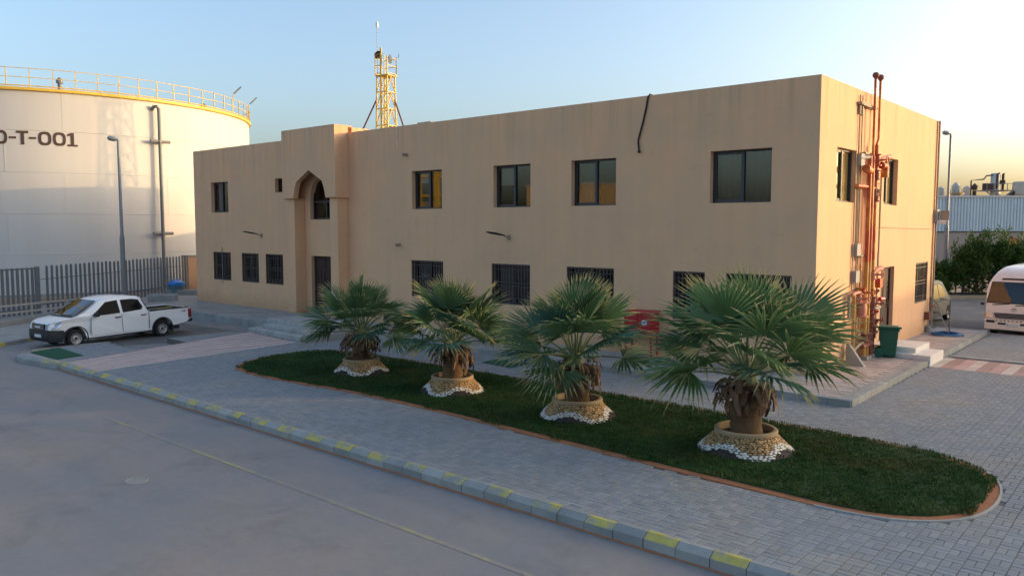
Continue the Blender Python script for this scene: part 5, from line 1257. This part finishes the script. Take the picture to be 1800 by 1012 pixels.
mb = MB(); mb.tube([(r_+.15,-.4,9.1),(r_+.15,-.4,11.2),(r_+.3,-.4,11.3)],[.16,.16,.1],10); mb.tube([(r_+.15,-.4,9.9),(r_+.15,-.4,10.4)],.32,10); mb.tube([(-.2,-r_-.1,9.3),(-.2,-r_-.1,11.2),(.1,-r_-.05,11.3)],.13,8); mb.tube([(-3.4,-.3,0),(-3.4,-.3,10.4),(-1.75,-.3,10.55),(-1.4,-.3,11.0),(-r_,-.2,11.1)],.09,8); mb.build('process_pipe','letter_brown',pt_,smooth=True)
p = far_at(1794,335,106); t_ = thing('cyclone_unit','rusty squat cyclone unit at the right end of the warehouse roofline','cyclone',(p.x,p.y,0),.7125)
mb = MB(); mb.lathe([(.5,0),(.5,8.3),(1.0,8.6),(.95,10.2),(.85,10.3)],n=20); mb.build('shell','silo',t_,smooth=True); mb = MB(); mb.tube([(-1.9,0,8.1),(-.9,0,8.9)],.35,8); mb.tube([(.75,0,10.2),(.75,0,11.3)],.18,8); mb.build('duct','letter_brown',t_)

# hedge bushes: each with a stem, twigs and several thousand leaf faces
def leaf_cloud(rng, blobs, n, ls):
    vs=[]; fs=[]
    tot = sum(b[3]**2*b[4] for b in blobs)
    for (x0,y0,z0,rx,rz) in blobs:
        for _ in range(int(n*rx*rx*rz/tot)):
            while True:
                u = Vector((rng.uniform(-1,1),rng.uniform(-1,1),rng.uniform(-1,1)))
                if .35 < u.length < 1: break
            u *= (1+.22*mnoise.noise(Vector((x0+u.x*2.2,y0+u.y*2.2,z0+u.z*2.2))))
            p = Vector((x0+u.x*rx,y0+u.y*rx,z0+u.z*rz))
            if p.z < .05: continue
            d = (u.normalized()*.7+Vector((rng.uniform(-1,1),rng.uniform(-1,1),rng.uniform(-.1,1.3)))).normalized(); s = d.cross(Vector((rng.uniform(-1,1),rng.uniform(-1,1),rng.uniform(-1,1)))).normalized()
            l = ls*rng.uniform(.7,1.4); w_ = l*.24; o = len(vs)
            vs += [p, p+d*l*.5+s*w_, p+d*l, p+d*l*.5-s*w_]; fs.append((o,o+1,o+2,o+3))
    return vs, fs
def bush(px, hgt, rad, seed, label, dep=50.0, n=5200):
    rng = random.Random(seed); p = far_at(px,528,dep)
    t_ = thing('bush', label, 'bush', (p.x,p.y,.1), group='bushes in the hedge row')
    blobs=[]
    for k in range(9):
        a=rng.uniform(0,2*PI); zz=hgt*rng.uniform(.18,.72); rr_=rad*rng.uniform(.42,.65)*(1.15-.5*zz/hgt); blobs.append((math.cos(a)*rad*.5*(1.1-zz/hgt),math.sin(a)*rad*.5*(1.1-zz/hgt),zz,rr_,rr_*1.25))
    for k in range(5):
        a=rng.uniform(0,2*PI); blobs.append((math.cos(a)*rad*.45,math.sin(a)*rad*.45,hgt*rng.uniform(.74,.88),rad*.20,hgt*.16))
    vs,fs = leaf_cloud(rng,blobs,n,.17)
    me = bpy.data.meshes.new('crown'); me.from_pydata(vs,[],fs); me.materials.append(M['bush_leaf']); link('crown',me,t_)
    mb = MB(); mb.tube([(0,0,-.1),(.03,.02,hgt*.4),(0,0,hgt*.8)],[.07,.05,.02],7)
    for k in range(7):
        a=rng.uniform(0,2*PI); z=hgt*rng.uniform(.05,.5); mb.tube([(0,0,z),(math.cos(a)*rad*.4,math.sin(a)*rad*.4,z+.45),(math.cos(a)*rad*.6,math.sin(a)*rad*.6,z+1.0)],[.03,.02,.01],5)
    mb.build('trunk','twig',t_)
bush(1652,2.2,.85,1,'small dark bush at the left end of the hedge just past the building corner')
bush(1692,3.7,1.15,2,'bushy shrub with a pale green top right of the street lamp')
bush(1716,4.1,1.15,3,'tallest bush in the middle of the hedge, left of the minibus roof')
bush(1752,4.2,1.1,4,'bush with a pointed yellow green top rising behind the minibus roof')
bush(1783,3.8,1.2,5,'bush partly hidden behind the minibus roof near the rusty door')
bush(1820,3.9,1.2,6,'bush at the right edge of the photo behind the minibus')
# kerb and bed under the hedge, thin steel fence behind it
a = far_at(1600,533,49); a.z=0
hb_ = thing('hedge_fence','pale steel bar fence behind the bushes past the side wall','fence',(far_at(1640,520,51.5).x,far_at(1640,520,51.5).y,0),.7125)
pb_ = MB().box((-.045,-.03,0),(.045,.03,2.5)).mesh('pale','box_grey')
for k in range(26): link('pale',pb_,hb_,(-2.0+.43*k,0,0))
for z in (.4,1.75): mb = MB(); mb.box((-2.2,-.05,z),(9.2,-.031,z+.05)); mb.build('rail','box_grey',hb_)
q0 = far_at(1560,530,48.3); q1 = far_at(1990,530,48.3); mb = MB(); mb.obox(((q0.x+q1.x)/2,(q0.y+q1.y)/2,0),RTV,FWV,8.5,.12,0,.22); mb.build('hedge_kerb','kerb_pale',kind='structure')
mb = MB(); q = (q0+q1)/2+FWV*1.6; mb.obox((q.x,q.y,0),RTV,FWV,8.5,1.45,0,.16); mb.build('hedge_bed','dark_soil',kind='structure')

# ================================================================== PALMS AND THEIR PLANTERS
def frond_mesh(seed, mt, droop, length=.95, spread=205, nseg=30):
    """fan leaf: local +x along the petiole from its base; blade starts at x = pet"""
    rng = random.Random(seed); pet = .80+rng.uniform(-.1,.12)
    mb = MB(); mb.cur = 0
    # petiole, slightly arched
    mb.tube([(0,0,0),(pet*.5,0,.05),(pet,0,.03)],[.028,.017,.012],5)
    half = R(spread/2)
    for i in range(nseg):
        a = -half+2*half*(i+.5)/nseg; da = 2*half/nseg*.55
        L_ = length*(1-.30*(abs(a)/half)**2)*rng.uniform(.92,1.06)
        d = Vector((math.cos(a),math.sin(a),0)); sd = Vector((-math.sin(a),math.cos(a),0))
        cup = .16*abs(math.sin(a))                 # sides of the fan lift a little
        if rng.random() < .04: continue
        sag = droop*rng.uniform(.5,1.6)
        P = []
        for t in (0,.28,.55,.78,1.0):
            r_ = .03+L_*t
            z = .03+cup*r_-sag*L_*(t**2.6)*.55-.04*t
            w_ = min(r_*math.tan(da), .030) if t <= .55 else .030*(1-t)/.45*.9+.003
            w_ = max(w_,.003)
            c_ = Vector((pet,0,0))+d*r_+Vector((0,0,z))
            fold = w_*.95
            P.append((c_-sd*w_+Vector((0,0,fold)), c_, c_+sd*w_+Vector((0,0,fold))))
        for k in range(4):
            mb.cur = 2 if k == 3 else 1
            o = [P[k][0],P[k][1],P[k][2],P[k+1][0],P[k+1][1],P[k+1][2]]
            mb.add(o,[(0,1,4,3),(1,2,5,4)])
        if rng.random() < .35:       # a hanging fibre from the tip
            mb.cur = 2; e_ = P[4][1]; mb.add([e_+sd*.003,e_-sd*.003,e_+d*.05+Vector((0,0,-.12))],[(0,1,2)])
    return mb.mesh('frond',['petiole',mt,'frond_tip'])
FM = {'up':[frond_mesh(s,'frond',.10,1.0,190) for s in (1,2,3)], 'mid':[frond_mesh(s,'frond',.35,1.0,210) for s in (4,5,6)]+[frond_mesh(7,'frond_blue',.35,1.0,210)],
      'low':[frond_mesh(s,'frond_blue',.5,.92,215) for s in (8,9)]+[frond_mesh(s,'frond',.5,.92,215) for s in (10,11)]}
def dead_mesh(seed):
    rng = random.Random(seed); mb = MB(); n=5; rows=[]
    L_=rng.uniform(.20,.34)
    for i in range(n+1):
        t=i/n; x=.02+.24*math.sin(t*2.0)+.03*rng.uniform(-1,1); z=-L_*t*(.3+.7*t)+.06*math.sin(t*3); w_=.055*(1-.55*t)+.015*rng.uniform(-1,1)
        rows.append([(x-.02,-w_,z),(x+.02*math.sin(t*4+seed),0,z+.01),(x-.02,w_,z)])
    mb.add([v for r_ in rows for v in r_],[(3*i+j,3*i+j+1,3*i+j+4,3*i+j+3) for i in range(n) for j in range(2)])
    return mb.mesh('dead_leaf','dead_leaf')
DM = [dead_mesh(s) for s in range(5)]
def palm(x, y, scale, seed, label, trunk_h, skirt):
    rng = random.Random(seed)
    t_ = thing('fan_palm', label, 'palm tree', (x,y,PZ+.22), rng.uniform(0,6), 'fan palms on the lawn')
    t_.rotation_euler.x = rng.uniform(-.06,.06); t_.rotation_euler.y = rng.uniform(-.06,.06)
    # trunk: ringed and slightly swollen
    mb = MB(); pr_=[]; nz=16; r0=.26*scale**.5
    vs=[]; n=28
    for i in range(nz+1):
        t=i/nz; z=trunk_h*t; rr_=r0*(1.06-.10*t)+(.05*(1-t)**6)
        for k in range(n):
            a=2*PI*k/n; r_=rr_*(1+.035*math.sin(i*2.4+3*math.sin(a))+.04*mnoise.noise(Vector((math.cos(a)*3,math.sin(a)*3,z*5+seed)))); vs.append((r_*math.cos(a),r_*math.sin(a),z))
    mb.add(vs,[(i*n+k,i*n+(k+1)%n,(i+1)*n+(k+1)%n,(i+1)*n+k) for i in range(nz) for k in range(n)]+[tuple(nz*n+k for k in range(n))])
    mb.build('trunk','trunk',t_,smooth=True)
    # dead leaf bases hanging in rows round the top of the trunk
    rows = skirt
    for j in range(rows):
        z = trunk_h+.02-.105*(rows-1-j)
        m_ = 18
        for k in range(m_):
            a = 2*PI*(k+.5*(j%2))/m_+rng.uniform(-.12,.12)
            o = link('dead_leaf', rng.choice(DM), t_, (r0*.88*math.cos(a),r0*.88*math.sin(a),z+rng.uniform(-.04,.04)))
            o.rotation_euler = (rng.uniform(-.35,.35),rng.uniform(-.55,.05),a+rng.uniform(-.35,.35)); s_=rng.uniform(.85,1.4)*scale**.3; o.scale=(s_,s_,s_)
    # cone of green leaf bases
    mb = MB(); mb.lathe([(r0*.82,trunk_h-.05),(r0*.62,trunk_h+.18),(r0*.25,trunk_h+.42),(.02,trunk_h+.5)],n=14,cap=False); mb.build('crown_shaft','petiole',t_)
    N_ = 27; cz = trunk_h+.16
    for i in range(N_):
        f_ = i/(N_-1)
        el = R(85)-R(90)*(f_**.9)            # upright in the centre, drooping outside
        az = i*2.39996+rng.uniform(-.15,.15)
        kind = 'up' if f_ < .38 else ('mid' if f_ < .78 else 'low')
        me = rng.choice(FM[kind])
        o = link('frond', me, t_, (.10*math.cos(az)*(1+f_),.10*math.sin(az)*(1+f_),cz+.22*(1-f_)))
        o.rotation_mode='XYZ'; roll = rng.uniform(-.6,.6)
        o.rotation_euler = (Matrix.Rotation(az,3,'Z') @ Matrix.Rotation(-el+rng.uniform(-.16,.16),3,'Y') @ Matrix.Rotation(roll,3,'X')).to_euler()
        s_ = scale*rng.uniform(.92,1.16)*(1.0 if f_ > .30 else .86); o.scale=(s_,s_,s_)
    return t_
def planter(x, y, R0, seed, label):
    rng = random.Random(seed)
    t_ = thing('mosaic_planter', label, 'planter', (x,y,PZ+.02), rng.uniform(0,1), 'mosaic stone planters on the lawn')
    k_ = R0/.84; hh = .34
    def prof(v):    # v 0 at the ground .. 1 under the rim; flared skirt
        return (.55+(.90-.55)*(1-v)**1.12)*k_, hh*v
    mb = MB(); mb.lathe([(.90*k_,-.05)]+[(prof(i/8)[0]-.012,prof(i/8)[1]) for i in range(9)]+[(.50*k_,hh),(.50*k_,hh-.12)],n=48,cap=False); mb.build('bowl','mortar',t_,smooth=True)
    mb = MB(); mb.lathe([(.565*k_,hh-.01),(.585*k_,hh+.01),(.585*k_,hh+.055),(.57*k_,hh+.07),(.51*k_,hh+.07),(.495*k_,hh+.05),(.495*k_,hh-.12)],n=48,cap=False); mb.build('rim','rim_tan',t_,smooth=True,auto=35)
    mb = MB(); mb.lathe([(.50*k_,hh-.055),(.30,hh-.02),(.001,hh)],n=24,cap=False); mb.build('planter_soil','dark_soil',t_,smooth=True)
    # mosaic: jittered cells, each a small raised stone
    mb = MB(); rows=11; waves=4; ph=rng.uniform(0,6)
    nst = 60
    for j in range(rows):
        for i in range(nst):
            u = (i+.5*(j%2)+rng.uniform(-.22,.22))/nst*2*PI; v = (j+.5+rng.uniform(-.2,.2))/rows
            du = 2*PI/nst*rng.uniform(.46,.56); dvv = .5/rows*rng.uniform(.95,1.12)
            wv = .28+.22*math.sin(u*waves+ph)
            mb.cur = 2 if v < wv-.13 else (1 if v < wv+.16 else 0)
            m_ = rng.choice((5,6,6,7)); top=[]; bot=[]; a0=rng.uniform(0,6)
            for q in range(m_):
                a=a0+2*PI*q/m_; rr_=rng.uniform(.85,1.08); uu=u+du*rr_*math.cos(a); vv=min(1,max(0,v+dvv*rr_*math.sin(a)*1.05)); R_,z=prof(vv)
                top.append(((R_+.010)*math.cos(u+(uu-u)*.9),(R_+.010)*math.sin(u+(uu-u)*.9),z+.006)); bot.append(((R_-.013)*math.cos(uu),(R_-.013)*math.sin(uu),z-.004))
            mb.add(top+bot,[tuple(range(m_))]+[(q,m_+q,m_+(q+1)%m_,(q+1)%m_) for q in range(m_)])
    o = mb.build('mosaic_stones',['stone_tan','stone_white','stone_dark'],t_,kind='stuff'); fixnorm(o.data)
    return t_
spec = [(-10.45,-7.2,.86,21,'leftmost fan palm in front of the entrance door, smallest of the four',.80,4,.75),
        (-6.55,-7.35,.94,22,'second fan palm from the left, before the barred window left of the red cabinet',.86,3,.78),
        (-2.55,-7.40,.95,23,'third fan palm from the left, partly hiding the red fire cabinet',.95,4,.81),
        (1.45,-7.45,1.10,24,'rightmost and nearest fan palm with a thick dead leaf collar',1.04,4,.84)]
pl_labels = ['mosaic stone planter ring at the foot of the leftmost palm','mosaic stone planter ring at the foot of the second palm from the left','cracked mosaic stone planter ring at the foot of the third palm from the left','nearest and largest mosaic stone planter ring, under the rightmost palm']
for (x,y,s,seed,lab,th,sk,R0),pl in zip(spec,pl_labels):
    palm(x,y,s,seed,lab,th,sk); planter(x,y,R0,seed+40,pl)

# ================================================================== OUT OF VIEW SHADE AND REFLECTION BLOCKS
# unseen blocks added to shade yard, wall and tank, or to show in glass
def block(name, label, ctr, rz, wd, dp, ht, m, cat='warehouse'):
    t_ = thing(name, label, cat, (ctr[0],ctr[1],0), rz)
    MB().box((-wd/2,-dp/2,0),(wd/2,dp/2,ht)).build('wall',m,t_)
    mb = MB(); mb.box((-wd/2-.2,-dp/2-.2,ht),(wd/2+.2,dp/2+.2,ht+.25)); mb.build('roof','shed_roof',t_)
    n = int(wd//6)
    for k in range(n):
        for s in (-1,1):
            x=-wd/2+(k+.5)*wd/n; MB().box((x-1.1,s*dp/2-.04,ht*.55),(x+1.1,s*dp/2+.04,ht*.55+1.4)).build('window','frame_dark',t_)
    return t_
def suv(s, u): return (s*.7071-u*.7071, s*.7071+u*.7071)
block('tall_shade_block','tall block outside the frame on the right, added to shade the yard',suv(62,-31),R(135),60,14,10.8,'tan_far')  # unseen, added and sized to shade the foreground and nearest palm
block('shade_block','narrow block outside the frame on the right, added to shade the wall corner',suv(60,-.2),R(135),1.6,10,8.6,'tan_far')  # added as a narrow step in the shadow edge at the wall corner
block('shade_block','long low block outside the frame on the right, added to shade the side wall and van',suv(60,10.3),R(135),19.4,10,7.6,'tan_far')  # added to keep the sun off the lower side wall and the van
block('low_shade_block','low end block outside the frame on the right, added to shade the back road',suv(60,25.6),R(135),11,10,6.8,'tan_far')  # added lower, shades the back road and leaves the hedge tops in sun
block('tank_shade_block','block hidden behind the office building, added to shade the tank',(-30.0,24.0),0,9,8,6.2,'tan_far','building')  # added out of sight to throw the low shadow on the tank
block('reflection_block','tan block behind the camera, added to reflect in the windows',(-64,-80),0,13,16,10.4,'tan_far')  # added to reflect as a golden patch in the upper windows
wt = thing('gantry_tower','yellow steel gantry tower across the road behind the camera','tower',(-84,-66,0))
for sx in (-2,2):
    for sy in (-2,2): mb=MB(); mb.bar((sx,sy,0),(sx,sy,16),.6); mb.build('leg','yellow_steel',wt)
for z in (3,6,9,12,15.5):
    mb=MB(); mb.box((-2.4,-2.4,z),(2.4,2.4,z+.3)); mb.build('platform','yellow_steel',wt)
block('far_reflection_block','tan block far behind the camera, added to reflect in the windows',(-104,-84),0,22,14,8.5,'tan_far')  # added for a low golden reflection in the front windows
